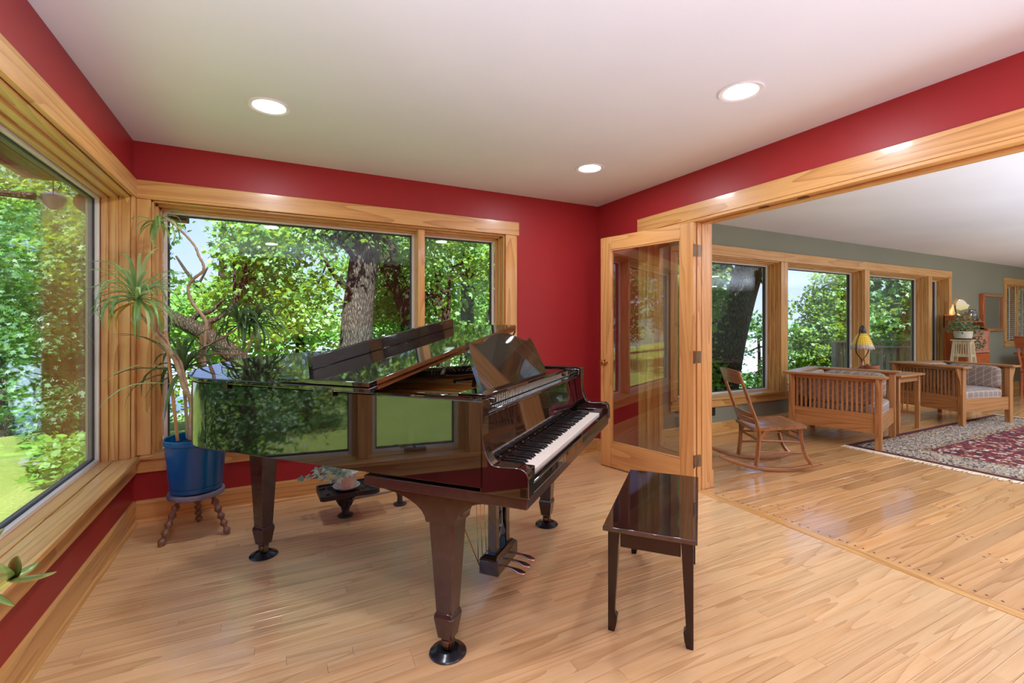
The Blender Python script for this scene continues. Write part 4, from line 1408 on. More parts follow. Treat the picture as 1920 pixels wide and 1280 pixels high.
def armchair(label, loc, rz):
    t = thing('spindle_armchair', label, 'armchair', loc, rz, 'spindle armchairs')
    hx, hy = 0.415, 0.385
    p = 0.029
    for sx in (-1, 1):
        for sy in (-1, 1):
            lg = G().box(sx * hx - p, sx * hx + p, sy * hy - p, sy * hy + p, 0, 0.725).obj('leg', moak['Z'], t, bevel=0.003)
            cb = [(0.0, 0.724), (0.075, 0.724)] + [(0.075 * (1 - math.sin(k * math.pi / 12)) ** 1.4 + 0.008, 0.70 - 0.30 * (k / 6)) for k in range(1, 7)] + [(0.0, 0.36)]
            G().prism(cb, -0.012, 0.012, lambda a, b, h: (sx * (hx + p) + sx * a, sy * hy + h, b)).obj('corbel', moak['Z'], t, bevel=0.002)
    for sx in (-1, 1):
        G().box(sx * hx - 0.014, sx * hx + 0.014, -hy + p, hy - p, 0.175, 0.37).obj('side_rail', moak['Y'], t, bevel=0.003)
        G().box(sx * hx - 0.014, sx * hx + 0.014, -hy + p, hy - p, 0.685, 0.722).obj('side_top_rail', moak['Y'], t, bevel=0.003)
        for k in range(17):
            y = -hy + p + 0.022 + k * (2 * hy - 2 * p - 0.044) / 16
            G().box(sx * hx - 0.008, sx * hx + 0.008, y - 0.0095, y + 0.0095, 0.37, 0.686).obj('spindle', moak['Z'], t)
        G().box(sx * 0.505 - (0.0 if sx > 0 else -0.0) - (0.145 if sx > 0 else 0), sx * 0.505 + (0.145 if sx < 0 else 0), -hy - 0.075, hy + 0.07, 0.726, 0.750).obj('arm', moak['Y'], t, bevel=0.004)
    G().box(-hx + p, hx - p, hy - 0.014, hy + 0.014, 0.175, 0.37).obj('back_rail', moak['X'], t, bevel=0.003)
    G().box(-hx + p, hx - p, hy - 0.014, hy + 0.014, 0.685, 0.722).obj('back_top_rail', moak['X'], t, bevel=0.003)
    for k in range(18):
        x = -hx + p + 0.022 + k * (2 * hx - 2 * p - 0.044) / 17
        G().box(x - 0.0095, x + 0.0095, hy - 0.008, hy + 0.008, 0.37, 0.686).obj('spindle', moak['Z'], t)
    G().box(-0.359, 0.359, hy - 0.07, hy + 0.07, 0.727, 0.750).obj('back_board', moak['X'], t, bevel=0.004)
    G().box(-hx + p, hx - p, -hy - 0.016, -hy + 0.016, 0.175, 0.34).obj('front_rail', moak['X'], t, bevel=0.003)
    G().box(-hx + 0.03, hx - 0.03, -hy + 0.02, hy - 0.02, 0.28, 0.30).obj('seat_deck', moak['X'], t)
    cushion('seat_cushion', -0.38, 0.38, -0.385, 0.26, 0.30, 0.455, t)
    cushion('back_cushion', -0.37, 0.37, 0.235, 0.365, 0.44, 0.735, t, ax=1)
    cushion('side_cushion', -0.395, -0.285, -0.34, 0.25, 0.44, 0.73, t, ax=0)
    cushion('side_cushion', 0.285, 0.395, -0.34, 0.25, 0.44, 0.73, t, ax=0)
    return t
armchair('slatted oak armchair with plaid cushions just beyond the rocking chair', (5.687, 2.987, 0), R(16.5))
armchair('slatted oak armchair with plaid cushions on the far side of the end table', (8.15, 2.93, 0), R(-12.7))

# end table between them
ET = thing('end_table', 'oak end table with spindled sides between the two armchairs', 'table', (6.76, 3.135, 0), R(3))
ex, ey = 0.27, 0.30
G().box(-ex - 0.06, ex + 0.06, -ey - 0.06, ey + 0.06, 0.655, 0.68).obj('table_top', moak['X'], ET, bevel=0.004)
for sx in (-1, 1):
    for sy in (-1, 1):
        G().box(sx * ex - 0.022, sx * ex + 0.022, sy * ey - 0.022, sy * ey + 0.022, 0, 0.655).obj('leg', moak['Z'], ET, bevel=0.003)
    G().box(sx * ex - 0.01, sx * ex + 0.01, -ey + 0.02, ey - 0.02, 0.585, 0.655).obj('apron', moak['Y'], ET, bevel=0.002)
    G().box(sx * ex - 0.01, sx * ex + 0.01, -ey + 0.02, ey - 0.02, 0.16, 0.20).obj('side_stretcher', moak['Y'], ET, bevel=0.002)
    for k in range(9):
        y = -0.2 + k * 0.05
        G().box(sx * ex - 0.007, sx * ex + 0.007, y - 0.007, y + 0.007, 0.20, 0.585).obj('spindle', moak['Z'], ET)
for sy in (-1, 1):
    G().box(-ex + 0.02, ex - 0.02, sy * ey - 0.01, sy * ey + 0.01, 0.585, 0.655).obj('apron', moak['X'], ET, bevel=0.002)
G().box(-ex, ex, -0.05, 0.05, 0.165, 0.185).obj('low_stretcher', moak['X'], ET, bevel=0.002)

# table lamp with leaded glass shade
LP = at(1617, 690, 5.98)
TL = thing('table_lamp', 'bronze harp table lamp with a yellow leaded glass bell shade on the end table', 'lamp', (LP.x, LP.y, 0.68))
bronze_m = simple('bronze_patina', srgb(92, 66, 50), 0.38, metal=0.8, var=0.25)
copper_m = simple('copper_base', srgb(176, 120, 92), 0.4, metal=0.7, var=0.15)
G().lathe([(0.125, 0.0), (0.128, 0.006), (0.115, 0.012), (0.06, 0.04), (0.03, 0.06), (0.014, 0.08), (0.010, 0.13), (0.0, 0.135)], 28).obj('base', copper_m, TL, smooth=True)
for s_ in (-1, 1):
    q = catmull([(0.0, 0, 0.08), (s_ * 0.01, 0, 0.12), (s_ * 0.03, 0, 0.155), (s_ * 0.085, 0, 0.19), (s_ * 0.138, 0, 0.245), (s_ * 0.142, 0, 0.33), (s_ * 0.115, 0, 0.405), (s_ * 0.07, 0, 0.465), (s_ * 0.035, 0, 0.545), (0, 0, 0.575)], 4)
    G().tube(q, 0.0075, 8).obj('harp_arm', bronze_m, TL, smooth=True)
G().lathe([(0.035, 0.475), (0.042, 0.49), (0.036, 0.53), (0.022, 0.565), (0.0, 0.59)], 20).obj('cap', simple('lamp_cap', (0.02, 0.022, 0.03), 0.3), TL, smooth=True)
t = NT('leaded_glass')
tc = t.n('TexCoord')
sp = t.n('SeparateXYZ', Vector=tc.outputs['Object'])
an = t.math('ARCTAN2', sp.outputs[1], sp.outputs[0])
rib = t.math('LESS_THAN', t.math('FRACT', t.math('MULTIPLY', an, 26 / (2 * math.pi))), 0.12)
ring = t.math('LESS_THAN', t.math('FRACT', t.math('MULTIPLY', sp.outputs[2], 42.0)), 0.12)
ld = t.math('MAXIMUM', rib, ring)
vv = t.n('TexNoise', Vector=tc.outputs['Object'], Scale=40.0)
gc = t.ramp(sp.outputs[2], [(0.285, srgb(178, 168, 160)), (0.325, srgb(196, 176, 150)), (0.35, srgb(240, 200, 40)), (0.46, srgb(250, 214, 60)), (0.49, srgb(120, 130, 90))])
col = t.mix(ld, gc.outputs[0], (0.03, 0.025, 0.02))
pr = t.n('BsdfPrincipled', Roughness=0.3)
t.set(pr.inputs['Base Color'], col)
t.set(pr.inputs['Emission Color'], col)
pr.inputs['Emission Strength'].default_value = 0.14
t.t.links.new(pr.outputs[0], t.out.inputs[0])
prof = [(0.122, 0.285), (0.126, 0.292), (0.120, 0.315), (0.104, 0.36), (0.085, 0.405), (0.064, 0.445), (0.046, 0.475), (0.034, 0.492)]
vs_, fs_ = [], []
NN = 48
for r_, z in prof:
    for k in range(NN):
        a = 2 * math.pi * k / NN
        q_ = r_ * (1 + (0.025 * abs(math.cos(a * 6)) if z < 0.33 else 0))
        vs_.append((q_ * math.cos(a), q_ * math.sin(a), z - (0.012 * abs(math.sin(a * 6)) if z < 0.30 else 0)))
for j in range(len(prof) - 1):
    for k in range(NN):
        fs_.append((j * NN + k, j * NN + (k + 1) % NN, (j + 1) * NN + (k + 1) % NN, (j + 1) * NN + k))
G().add(vs_, fs_).obj('shade', t.m, TL, smooth=60)

FP = at(1634, 690, 5.80)
SP = thing('succulent_bowl', 'low clay bowl of small succulents beside the leaded glass lamp', 'plant', (FP.x, FP.y, 0.68))
G().lathe([(0.055, 0.0), (0.06, 0.004), (0.078, 0.05), (0.082, 0.055), (0.084, 0.085), (0.080, 0.088), (0.074, 0.08), (0.0, 0.076)], 28).obj('pot', [simple('glazed_clay', srgb(170, 112, 84), 0.45)], SP, smooth=True)
random.seed(2)
suc = leafmat('succulent_leaf', srgb(90, 70, 50), srgb(150, 120, 90), srgb(140, 110, 70), 0.15)
for k in range(26):
    a, r_ = random.uniform(0, 6.28), random.uniform(0, 0.065)
    leafobj('leaf', (r_ * math.cos(a), r_ * math.sin(a), 0.078), (math.cos(a), math.sin(a), random.uniform(.3, 1.2)), (-math.cos(a) * .5, -math.sin(a) * .5, .8), random.uniform(.03, .05), suc, SP, [(0, 0), (-.2, .4), (0, 1), (.2, .4)], random.random())

# ------------------------------------------------------------------ rug
RX0, RX1, RY0, RY1 = 5.34, 9.02, 0.02, 2.775
RU = thing('oriental_rug', 'red and ivory oriental rug with a cream fringe under the armchairs', 'rug', ((RX0 + RX1) / 2, (RY0 + RY1) / 2, 0))
t = NT('persian_rug')
tc = t.n('TexCoord')
sp = t.n('SeparateXYZ', Vector=tc.outputs['Object'])
hx_, hy_ = (RX1 - RX0) / 2, (RY1 - RY0) / 2
dx = t.math('SUBTRACT', hx_, t.math('ABSOLUTE', sp.outputs[0]))
dy = t.math('SUBTRACT', hy_, t.math('ABSOLUTE', sp.outputs[1]))
dist = t.math('MINIMUM', dx, dy)
vo = t.n('TexVoronoi', Vector=tc.outputs['Object'], Scale=9.0, Randomness=0.55)
vo2 = t.n('TexVoronoi', Vector=tc.outputs['Object'], Scale=17.0, Randomness=0.8)
nz = t.n('TexNoise', Vector=tc.outputs['Object'], Scale=26.0, Detail=4.0, Distortion=2.5)
nz2 = t.n('TexNoise', Vector=tc.outputs['Object'], Scale=11.0, Detail=3.0, Distortion=1.8)
maroon, ivory, navy, tan, teal = srgb(106, 20, 34), srgb(212, 200, 178), srgb(34, 34, 52), srgb(166, 138, 104), srgb(92, 104, 104)
field = t.ramp(nz2.outputs[0], [(0.34, navy), (0.42, maroon), (0.52, srgb(138, 34, 46)), (0.58, tan), (0.64, ivory), (0.72, teal)], 'CONSTANT')
fl2 = t.mix(t.math('LESS_THAN', vo.outputs['Distance'], 0.22), field.outputs[0], ivory)
fl3 = t.mix(t.math('LESS_THAN', vo.outputs['Distance'], 0.10), fl2, navy)
bord = t.ramp(nz.outputs[0], [(0.36, navy), (0.43, srgb(90, 70, 62)), (0.5, ivory), (0.58, tan), (0.64, maroon)], 'CONSTANT')
bo2 = t.mix(t.math('LESS_THAN', vo2.outputs['Distance'], 0.2), bord.outputs[0], ivory)
guard = t.ramp(vo2.outputs['Distance'], [(0.15, ivory), (0.3, navy), (0.5, tan)], 'CONSTANT')
c1 = t.mix(t.math('LESS_THAN', dist, 0.50), fl3, guard.outputs[0])
c2 = t.mix(t.math('LESS_THAN', dist, 0.42), c1, bo2)
c3 = t.mix(t.math('LESS_THAN', dist, 0.15), c2, guard.outputs[0])
c4 = t.mix(t.math('LESS_THAN', dist, 0.065), c3, srgb(78, 16, 30))
pile = t.n('TexNoise', Vector=tc.outputs['Object'], Scale=400.0)
t.bsdf(c4, 0.95, bump=pile.outputs[0], bstr=0.4, bdist=0.003)
G().box(-hx_, hx_, -hy_, hy_, 0.001, 0.012).obj('pile', t.m, RU, bevel=0.004, seg=2)
random.seed(4)
fr_m = simple('rug_fringe', srgb(226, 208, 178), 0.9, var=0.12, scale=90)
for s_ in (-1, 1):
    g = G()
    y = -hy_
    while y < hy_:
        x0 = s_ * (hx_ - 0.005)
        x1 = s_ * (hx_ + random.uniform(0.065, 0.085))
        jy = random.uniform(-.012, .012)
        g.tube([(x0, y, 0.007), ((x0 + x1) / 2, y + jy * .5, 0.008), (x1, y + jy, 0.004)], [0.004, 0.0045, 0.003], 5)
        y += 0.0085
    g.obj('fringe', fr_m, RU, kind='stuff')

# ------------------------------------------------------------------ far corner: pedestal with ivy, writing desk, lamp, vase, mirror, armchair, table
tb_m = wood('pale_painted_oak', 'Z', srgb(150, 134, 100), srgb(198, 184, 146), srgb(214, 202, 168), rough=0.5)
PC = at(1806, 690, 7.45)
PD = thing('plant_pedestal', 'tall pale slatted plant pedestal with splayed legs by the narrow window', 'pedestal', (PC.x, PC.y, 0), R(6))
PH = 1.015
G().box(-0.125, 0.125, -0.125, 0.125, PH, PH + 0.022).obj('top', tb_m, PD, bevel=0.003)
for sx in (-1, 1):
    for sy in (-1, 1):
        g = G()
        a0, a1 = 0.165, 0.085
        w_ = 0.018
        g.hexa([(sx * a0 - w_, sy * a0 - w_, 0), (sx * a0 + w_, sy * a0 - w_, 0), (sx * a0 + w_, sy * a0 + w_, 0), (sx * a0 - w_, sy * a0 + w_, 0),
                (sx * a1 - w_, sy * a1 - w_, PH), (sx * a1 + w_, sy * a1 - w_, PH), (sx * a1 + w_, sy * a1 + w_, PH), (sx * a1 - w_, sy * a1 + w_, PH)])
        g.obj('leg', tb_m, PD, bevel=0.002)
def pedside(f):
    for z0, z1 in ((PH - 0.05, PH), (PH - 0.25, PH - 0.21)):
        q = 0.085 + (PH - z0) / PH * 0.08
        g = G().box(-q, q, -q - 0.008, -q + 0.008, z0, z1)
        g.xf(Matrix.Rotation(f * math.pi / 2, 4, 'Z')).obj('rail', tb_m, PD)
    for k in range(5):
        x = -0.052 + k * 0.026
        g = G().bar((x * 1.1, -0.110, PH - 0.21), (x, -0.097, PH - 0.05), 0.011, 0.008, (0, 1, 0))
        g.xf(Matrix.Rotation(f * math.pi / 2, 4, 'Z')).obj('slat', tb_m, PD)
for f in range(4):
    pedside(f)
G().box(-0.145, 0.145, -0.145, 0.145, 0.25, 0.27).obj('shelf', tb_m, PD, bevel=0.002)
PP = thing('bushy_ivy', 'bushy trailing plant in a white bowl on the pale pedestal', 'plant', (PC.x, PC.y, PH + 0.022))
G().lathe([(0.07, 0), (0.115, 0.004), (0.122, 0.012), (0.08, 0.014), (0, 0.012)], 28).obj('saucer', simple('dark_saucer', (0.02, 0.025, 0.03), 0.4), PP, smooth=True)
G().lathe([(0.08, 0.012), (0.10, 0.02), (0.112, 0.07), (0.115, 0.125), (0.110, 0.13), (0.104, 0.12), (0, 0.115)], 32).obj('pot', simple('white_bowl', srgb(222, 220, 206), 0.3, var=0.03), PP, smooth=True)
pl_m = leafmat('bushy_leaf', srgb(48, 82, 42), srgb(150, 176, 130), srgb(120, 160, 70), 0.25, 0.05)
random.seed(8)
g = G()
for k in range(620):
    if k < 430:
        a, e_ = random.uniform(0, 6.28), random.uniform(-.3, 1.4)
        r_ = random.uniform(0.08, 0.27)
        c = Vector((r_ * math.cos(a) * math.cos(e_) * 1.05, r_ * math.sin(a) * math.cos(e_), 0.16 + r_ * math.sin(e_) * 0.95))
    else:
        a = random.uniform(-0.9, 0.5)
        s_ = random.random()
        c = Vector((0.17 + 0.12 * s_ * math.cos(a), -0.05 + 0.13 * math.sin(a), 0.20 - 0.36 * s_)) + Vector((random.uniform(-.03, .03), random.uniform(-.04, .04), random.uniform(-.03, .03)))
    d = Vector((random.uniform(-1, 1), random.uniform(-1, 1), random.uniform(-.9, .5))).normalized()
    nn_ = Vector((random.uniform(-.6, .6), random.uniform(-1, .2), random.uniform(.2, 1)))
    sd = d.cross(nn_).normalized()
    z_ = random.uniform(0.028, 0.05)
    g.add([c, c + (sd * .38 + d * .4) * z_, c + d * z_, c + (d * .4 - sd * .38) * z_], [(0, 1, 2, 3)], random.random())
g.obj('foliage', pl_m, PP, kind='stuff', attr=True)

DX0, DX1, DY0, DY1 = 10.12, 10.96, 3.42, 3.735
DK = thing('writing_desk', 'reddish drop-front writing desk with a shelf gallery under the mirror', 'desk', ((DX0 + DX1) / 2, (DY0 + DY1) / 2, 0))
dm_ = wood('desk_front_wood', 'X', srgb(140, 84, 72), srgb(178, 120, 104), srgb(194, 140, 122), rough=0.35)
hx_, hy_ = (DX1 - DX0) / 2, (DY1 - DY0) / 2
for sx in (-1, 1):
    G().box(sx * hx_ - 0.014, sx * hx_ + 0.014, -hy_ + 0.01, hy_, 0, 1.22).obj('side_panel', coak['Z'], DK, bevel=0.003)
G().box(-hx_ + 0.014, hx_ - 0.014, -hy_ - 0.004, -hy_ + 0.016, 0.80, 1.17).obj('drop_front', dm_, DK, bevel=0.003)
for (x0, x1, z0, z1) in ((-hx_ + .05, hx_ - .05, 0.84, 0.848), (-hx_ + .05, hx_ - .05, 1.122, 1.13), (-hx_ + .05, -hx_ + .058, 0.848, 1.122), (hx_ - .058, hx_ - .05, 0.848, 1.122)):
    G().box(x0, x1, -hy_ - 0.008, -hy_ - 0.003, z0, z1).obj('front_moulding', coak['X'], DK)
G().prism([(-0.03, 0), (0.03, 0), (0, 0.055)], 0, 0.004, lambda a, b, h: (0.20 + a, -hy_ - 0.004 - h, 0.98 + b)).obj('inlay', satin_m, DK)
G().box(-hx_, hx_, -hy_, hy_, 0.62, 0.79).obj('drawer_case', coak['X'], DK, bevel=0.003)
G().box(-hx_ + 0.03, hx_ - 0.03, -hy_ - 0.012, -hy_, 0.64, 0.77).obj('drawer_front', coak['X'], DK, bevel=0.003)
G().box(-hx_, hx_, -hy_ + 0.06, hy_, 1.17, 1.19).obj('desk_top', coak['X'], DK, bevel=0.003)
G().box(-0.02, hx_ - 0.014, -hy_ + 0.08, hy_, 1.315, 1.333).obj('shelf', coak['X'], DK, bevel=0.002)
G().box(-hx_ + 0.0, -0.02, -hy_ + 0.08, hy_, 1.19, 1.425).obj('pigeonhole_box', coak['X'], DK, bevel=0.003)
gal = [(-hy_ + 0.06, 1.19), (hy_, 1.19), (hy_, 1.46), (0.06, 1.46), (0.0, 1.40), (-hy_ + 0.07, 1.30)]
G().prism(gal, hx_ - 0.014, hx_ + 0.014, lambda a, b, h: (h, a, b)).obj('gallery_side', coak['Z'], DK, bevel=0.002)
G().box(-hx_, hx_, hy_ - 0.016, hy_, 1.19, 1.45).obj('gallery_back', coak['X'], DK)
for sx in (-1, 1):
    G().box(sx * hx_ - 0.02, sx * hx_ + 0.02, -hy_, -hy_ + 0.04, 0, 0.62).obj('leg', coak['Z'], DK, bevel=0.003)

LX = Vector((DX0 + 0.10, 3.60, 1.426))
DL_ = thing('tulip_lamp', 'small brass gooseneck lamp with a glowing tulip glass shade on the desk', 'lamp', LX)
G().lathe([(0.055, 0), (0.056, 0.006), (0.03, 0.014), (0.012, 0.03), (0.0, 0.03)], 20).obj('base', brass_m, DL_, smooth=True)
q = catmull([(0, 0, 0.02), (-0.05, 0, 0.10), (-0.075, 0, 0.19), (-0.05, 0, 0.27), (0.02, 0, 0.315), (0.09, 0, 0.30), (0.13, 0, 0.27)], 5)
G().tube(q, 0.007, 8).obj('gooseneck', brass_m, DL_, smooth=True)
q = catmull([(0.02, 0, 0.02), (-0.02, 0, 0.10), (-0.045, 0, 0.18), (-0.02, 0, 0.245), (0.05, 0, 0.28), (0.12, 0, 0.27)], 5)
G().tube(q, 0.006, 8).obj('gooseneck', brass_m, DL_, smooth=True)
sh = []
for j, (r_, d_) in enumerate([(0.02, 0), (0.045, 0.03), (0.062, 0.07), (0.068, 0.11), (0.085, 0.15)]):
    for k in range(24):
        a = 2 * math.pi * k / 24
        q_ = r_ * (1 + (0.12 * math.cos(a * 6) if j == 4 else 0))
        sh.append((q_ * math.cos(a), q_ * math.sin(a), -d_))
fs_ = [(j * 24 + k, j * 24 + (k + 1) % 24, (j + 1) * 24 + (k + 1) % 24, (j + 1) * 24 + k) for j in range(4) for k in range(24)]
t = NT('glowing_tulip_glass')
tc = t.n('TexCoord')
sp = t.n('SeparateXYZ', Vector=tc.outputs['Object'])
rp = t.ramp(t.math('MULTIPLY', sp.outputs[2], 5.0), [(0.0, (0.55, 0.62, 0.08)), (0.55, (0.9, 0.72, 0.2)), (1.0, (1.0, 0.78, 0.5))])
em = t.n('Emission', Color=rp.outputs[0], Strength=0.75)
t.t.links.new(em.outputs[0], t.out.inputs[0])
sgo = G().add(sh, fs_)
sgo.xf(Matrix.Translation((0.13, 0, 0.265)) @ Matrix.Rotation(R(-38), 4, 'Y')).obj('shade', t.m, DL_, smooth=60)
l = bpy.data.lights.new('lamp', 'POINT')
l.energy = 6
l.color = (1.0, 0.72, 0.36)
l.shadow_soft_size = 0.04
lo = bpy.data.objects.new('lamp', l)
COL.objects.link(lo)
lo.parent = DL_
lo.location = (0.20, 0, 0.14)

VS = thing('glass_vase', 'dark smoky glass vase on the shelf of the writing desk', 'vase', (DX1 - 0.14, 3.60, 1.333))
G().lathe([(0.05, 0), (0.055, 0.01), (0.068, 0.06), (0.07, 0.11), (0.05, 0.165), (0.044, 0.19), (0.05, 0.205), (0.046, 0.205), (0.04, 0.18), (0.0, 0.02)], 24).obj('body', simple('smoky_glass', (0.045, 0.05, 0.06), 0.08, IOR=1.8), VS, smooth=True)
BX = thing('trinket_box', 'small orange wooden box next to the vase on the desk shelf', 'box', (DX0 + 0.51, 3.60, 1.333))
G().box(-0.06, 0.06, -0.05, 0.05, 0, 0.055).obj('body', coak['X'], BX, bevel=0.003)
G().box(-0.064, 0.064, -0.054, 0.054, 0.056, 0.072).obj('lid', coak['X'], BX, bevel=0.003)

MR = thing('wall_mirror', 'rectangular mirror in a deep moulded wooden frame on the sage wall', 'mirror', (12.04, YB, 1.50))
mw, mh = 0.47, 0.345
for (x0, x1, z0, z1, ax) in ((-mw, -mw + 0.07, -mh, mh, 'Z'), (mw - 0.05, mw, -mh, mh, 'Z'), (-mw + 0.07, mw - 0.05, mh - 0.05, mh, 'X'), (-mw + 0.07, mw - 0.05, -mh, -mh + 0.05, 'X')):
    G().box(x0, x1, -0.06, 0, z0, z1).obj('frame', moak[ax] if x0 > -0.4 else coak[ax], MR, bevel=0.006)
G().box(-mw + 0.07, mw - 0.05, -0.03, -0.02, -mh + 0.05, mh - 0.05).obj('mirror_glass', simple('mirror_silver', (0.82, 0.82, 0.80), 0.02, metal=1.0, var=0.0), MR)

AC = thing('desk_armchair', 'reddish wooden armchair with vertical back slats pulled up to the far table', 'chair', (12.0, 3.02, 0), R(72))
for sx in (-1, 1):
    q = [(sx * 0.22, 0.20, 0.0), (sx * 0.215, 0.19, 0.42), (sx * 0.24, 0.30, 1.04)]
    G().tube(q, [0.02, 0.022, 0.017], 4).obj('back_post', coak['Z'], AC, bevel=0.002)
    G().tube([(sx * 0.25, -0.24, 0), (sx * 0.245, -0.22, 0.42), (sx * 0.25, -0.21, 0.66)], [0.018, 0.022, 0.017], 8).obj('leg', coak['Z'], AC, smooth=60)
    q = catmull([(sx * 0.235, 0.25, 0.70), (sx * 0.29, 0.05, 0.69), (sx * 0.29, -0.15, 0.68), (sx * 0.26, -0.28, 0.665)], 4)
    G().tube(q, [0.025] * len(q), 6).obj('arm', coak['Y'], AC, smooth=60)
    G().bar((sx * 0.23, -0.2, 0.22), (sx * 0.215, 0.19, 0.22), 0.02, 0.03).obj('side_stretcher', coak['Y'], AC)
G().prism([(-0.26, -0.26), (0.26, -0.26), (0.23, 0.22), (-0.23, 0.22)], 0.42, 0.455).obj('seat', coak['X'], AC, bevel=0.008, seg=2)
G().hexa([(-0.25, 0.275, 0.86), (0.25, 0.275, 0.86), (0.25, 0.295, 0.86), (-0.25, 0.295, 0.86), (-0.26, 0.30, 1.07), (0.26, 0.30, 1.07), (0.26, 0.32, 1.07), (-0.26, 0.32, 1.07)]).obj('crest_rail', coak['X'], AC, bevel=0.006)
G().bar((-0.22, 0.208, 0.52), (0.22, 0.208, 0.52), 0.02, 0.045).obj('lower_rail', coak['X'], AC)
for k in range(7):
    x = -0.165 + k * 0.055
    G().bar((x, 0.212, 0.53), (x, 0.278, 0.87), 0.022, 0.010, (0, 1, 0)).obj('back_slat', coak['Z'], AC)
TT = thing('dining_table', 'dark reddish wooden table beyond the armchair by the blinds', 'table', (13.05, 3.0, 0))
G().box(-0.62, 0.8, -0.55, 0.55, 0.72, 0.755).obj('table_top', coak['X'], TT, bevel=0.005)
G().box(-0.55, 0.73, -0.48, 0.48, 0.62, 0.72).obj('apron', coak['X'], TT, bevel=0.003)
for x in (-0.52, 0.70):
    for y in (-0.45, 0.45):
        G().box(x - 0.04, x + 0.04, y - 0.04, y + 0.04, 0, 0.62).obj('leg', coak['Z'], TT, bevel=0.004)
# ------------------------------------------------------------------ outdoors
def grassmat(name, c1, c2, c3):
    t = NT(name)
    p = t.n('NewGeometry').outputs['Position']
    n1 = t.n('TexNoise', Vector=p, Scale=0.6, Detail=3.0)
    n2 = t.n('TexNoise', Vector=p, Scale=35.0, Detail=4.0, Roughness=0.7)
    r1 = t.ramp(n1.outputs[0], [(0.3, c1), (0.7, c2)])
    r2 = t.ramp(n2.outputs[0], [(0.3, c3), (0.62, (1, 1, 1))])
    c = t.mix(0.55, r1.outputs[0], r2.outputs[0], 'MULTIPLY')
    t.bsdf(c, 0.9, bump=n2.outputs[0], bstr=0.8, bdist=0.03, Specular_IOR_Level=0.1)
    return t.m
lawn_m = grassmat('lawn_grass', srgb(122, 140, 62), srgb(150, 158, 80), srgb(140, 152, 108))
random.seed(31)
def gz(x, y):
    """height of the garden ground"""
    z = -0.42
    d = max(0.0, y - 8.0)
    z -= min(2.6, 0.02 * d * d / 2 + 0.05 * d) if d else 0
    if x > 6:
        z -= 0.12 * min(10, (x - 6)) * (1 if y > 3.9 else 0.3)
    z = max(z, -3.6)
    if x < -6 and y < 30:
        z += 0.03 * (-6 - x)
    return z
vs_, fs_ = [], []
xs = [-70 + i * 2.0 for i in range(90)]
ys = [-40 + i * 2.0 for i in range(34)]
for y in ys:
    for x in xs:
        vs_.append((x, y, gz(x, y) + 0.04 * math.sin(x * 1.3) * math.cos(y * 0.9)))
nx_ = len(xs)
for j in range(len(ys) - 1):
    for i in range(nx_ - 1):
        a = j * nx_ + i
        fs_.append((a, a + 1, a + nx_ + 1, a + nx_))
gr = G().add(vs_, fs_).obj('lawn_ground', lawn_m, smooth=180)
gr['kind'] = 'structure'
gr['label'] = 'sunny green lawn sloping to the lake'
t = NT('lake_water')
p = t.n('NewGeometry').outputs['Position']
mp = t.n('Mapping', Vector=p, Scale=(0.4, 1.6, 1))
nw = t.n('TexNoise', Vector=mp.outputs[0], Scale=1.2, Detail=3.0)
t.bsdf(srgb(196, 206, 210), 0.12, bump=nw.outputs[0], bstr=0.15, bdist=0.1)
lk = G().add([(-300, 22, -3.3), (500, 22, -3.3), (500, 420, -3.3), (-300, 420, -3.3)], [(0, 1, 2, 3)]).obj('lake_water', t.m)
lk['kind'] = 'structure'
lk['label'] = 'pale bright lake beyond the garden trees'
shore_m = grassmat('far_shore', srgb(96, 122, 110), srgb(128, 150, 140), srgb(150, 160, 150))  # greyed blue-green tones put distance haze into the colour
vs_, fs_ = [], []
NS = 200
for i in range(NS):
    x = -320 + i * 4.4
    h = 9 + 5 * math.sin(i * 0.37) * math.sin(i * 0.11) + random.uniform(0, 3)
    vs_ += [(x, 330, -4), (x, 338 + random.uniform(-2, 2), -3 + h * .7), (x, 346, -3 + h), (x, 380, -4)]
for i in range(NS - 1):
    for k in range(3):
        a = i * 4 + k
        fs_.append((a, a + 4, a + 5, a + 1))
n0 = len(vs_)
for i in range(100):                     # the shore bends round on the west side
    y = -120 + i * 4.6
    h = 10 + 5 * math.sin(i * 0.37) * math.sin(i * 0.13) + random.uniform(0, 3)
    vs_ += [(-90, y, -4), (-96 + random.uniform(-2, 2), y, -3 + h * .7), (-104, y, -3 + h), (-130, y, -4)]
for i in range(99):
    for k in range(3):
        a = n0 + i * 4 + k
        fs_.append((a, a + 1, a + 5, a + 4))
sh_ = G().add(vs_, fs_).obj('hills', shore_m, smooth=180)
sh_['kind'] = 'structure'
sh_['label'] = 'hazy wooded far shore of the lake'

def barkmat(name, dark, light, sc_=1.0):
    t = NT(name)
    tc = t.n('TexCoord')
    mp = t.n('Mapping', Vector=tc.outputs['Object'], Scale=(16 * sc_, 16 * sc_, 2.6 * sc_))
    vo = t.n('TexVoronoi', Vector=mp.outputs[0], Scale=1.6, _feature='DISTANCE_TO_EDGE')
    no = t.n('TexNoise', Vector=mp.outputs[0], Scale=2.0, Detail=4.0)
    h = t.math('ADD', t.math('MULTIPLY', vo.outputs[0], 1.4), t.math('MULTIPLY', no.outputs[0], 0.5))
    rp = t.ramp(h, [(0.22, dark), (0.75, light)])
    t.bsdf(rp, 0.9, bump=h, bstr=1.0, bdist=0.03, Specular_IOR_Level=0.15)
    return t.m
bark_m = barkmat('grey_bark', srgb(40, 36, 30), srgb(108, 98, 86), 2.0)
bark2_m = barkmat('brown_bark', srgb(34, 27, 20), srgb(84, 70, 54), 1.6)
L1 = leafmat('maple_leaf', (0.03, 0.115, 0.008), (0.13, 0.29, 0.016), (0.40, 0.56, 0.03), 0.42, 0.05)
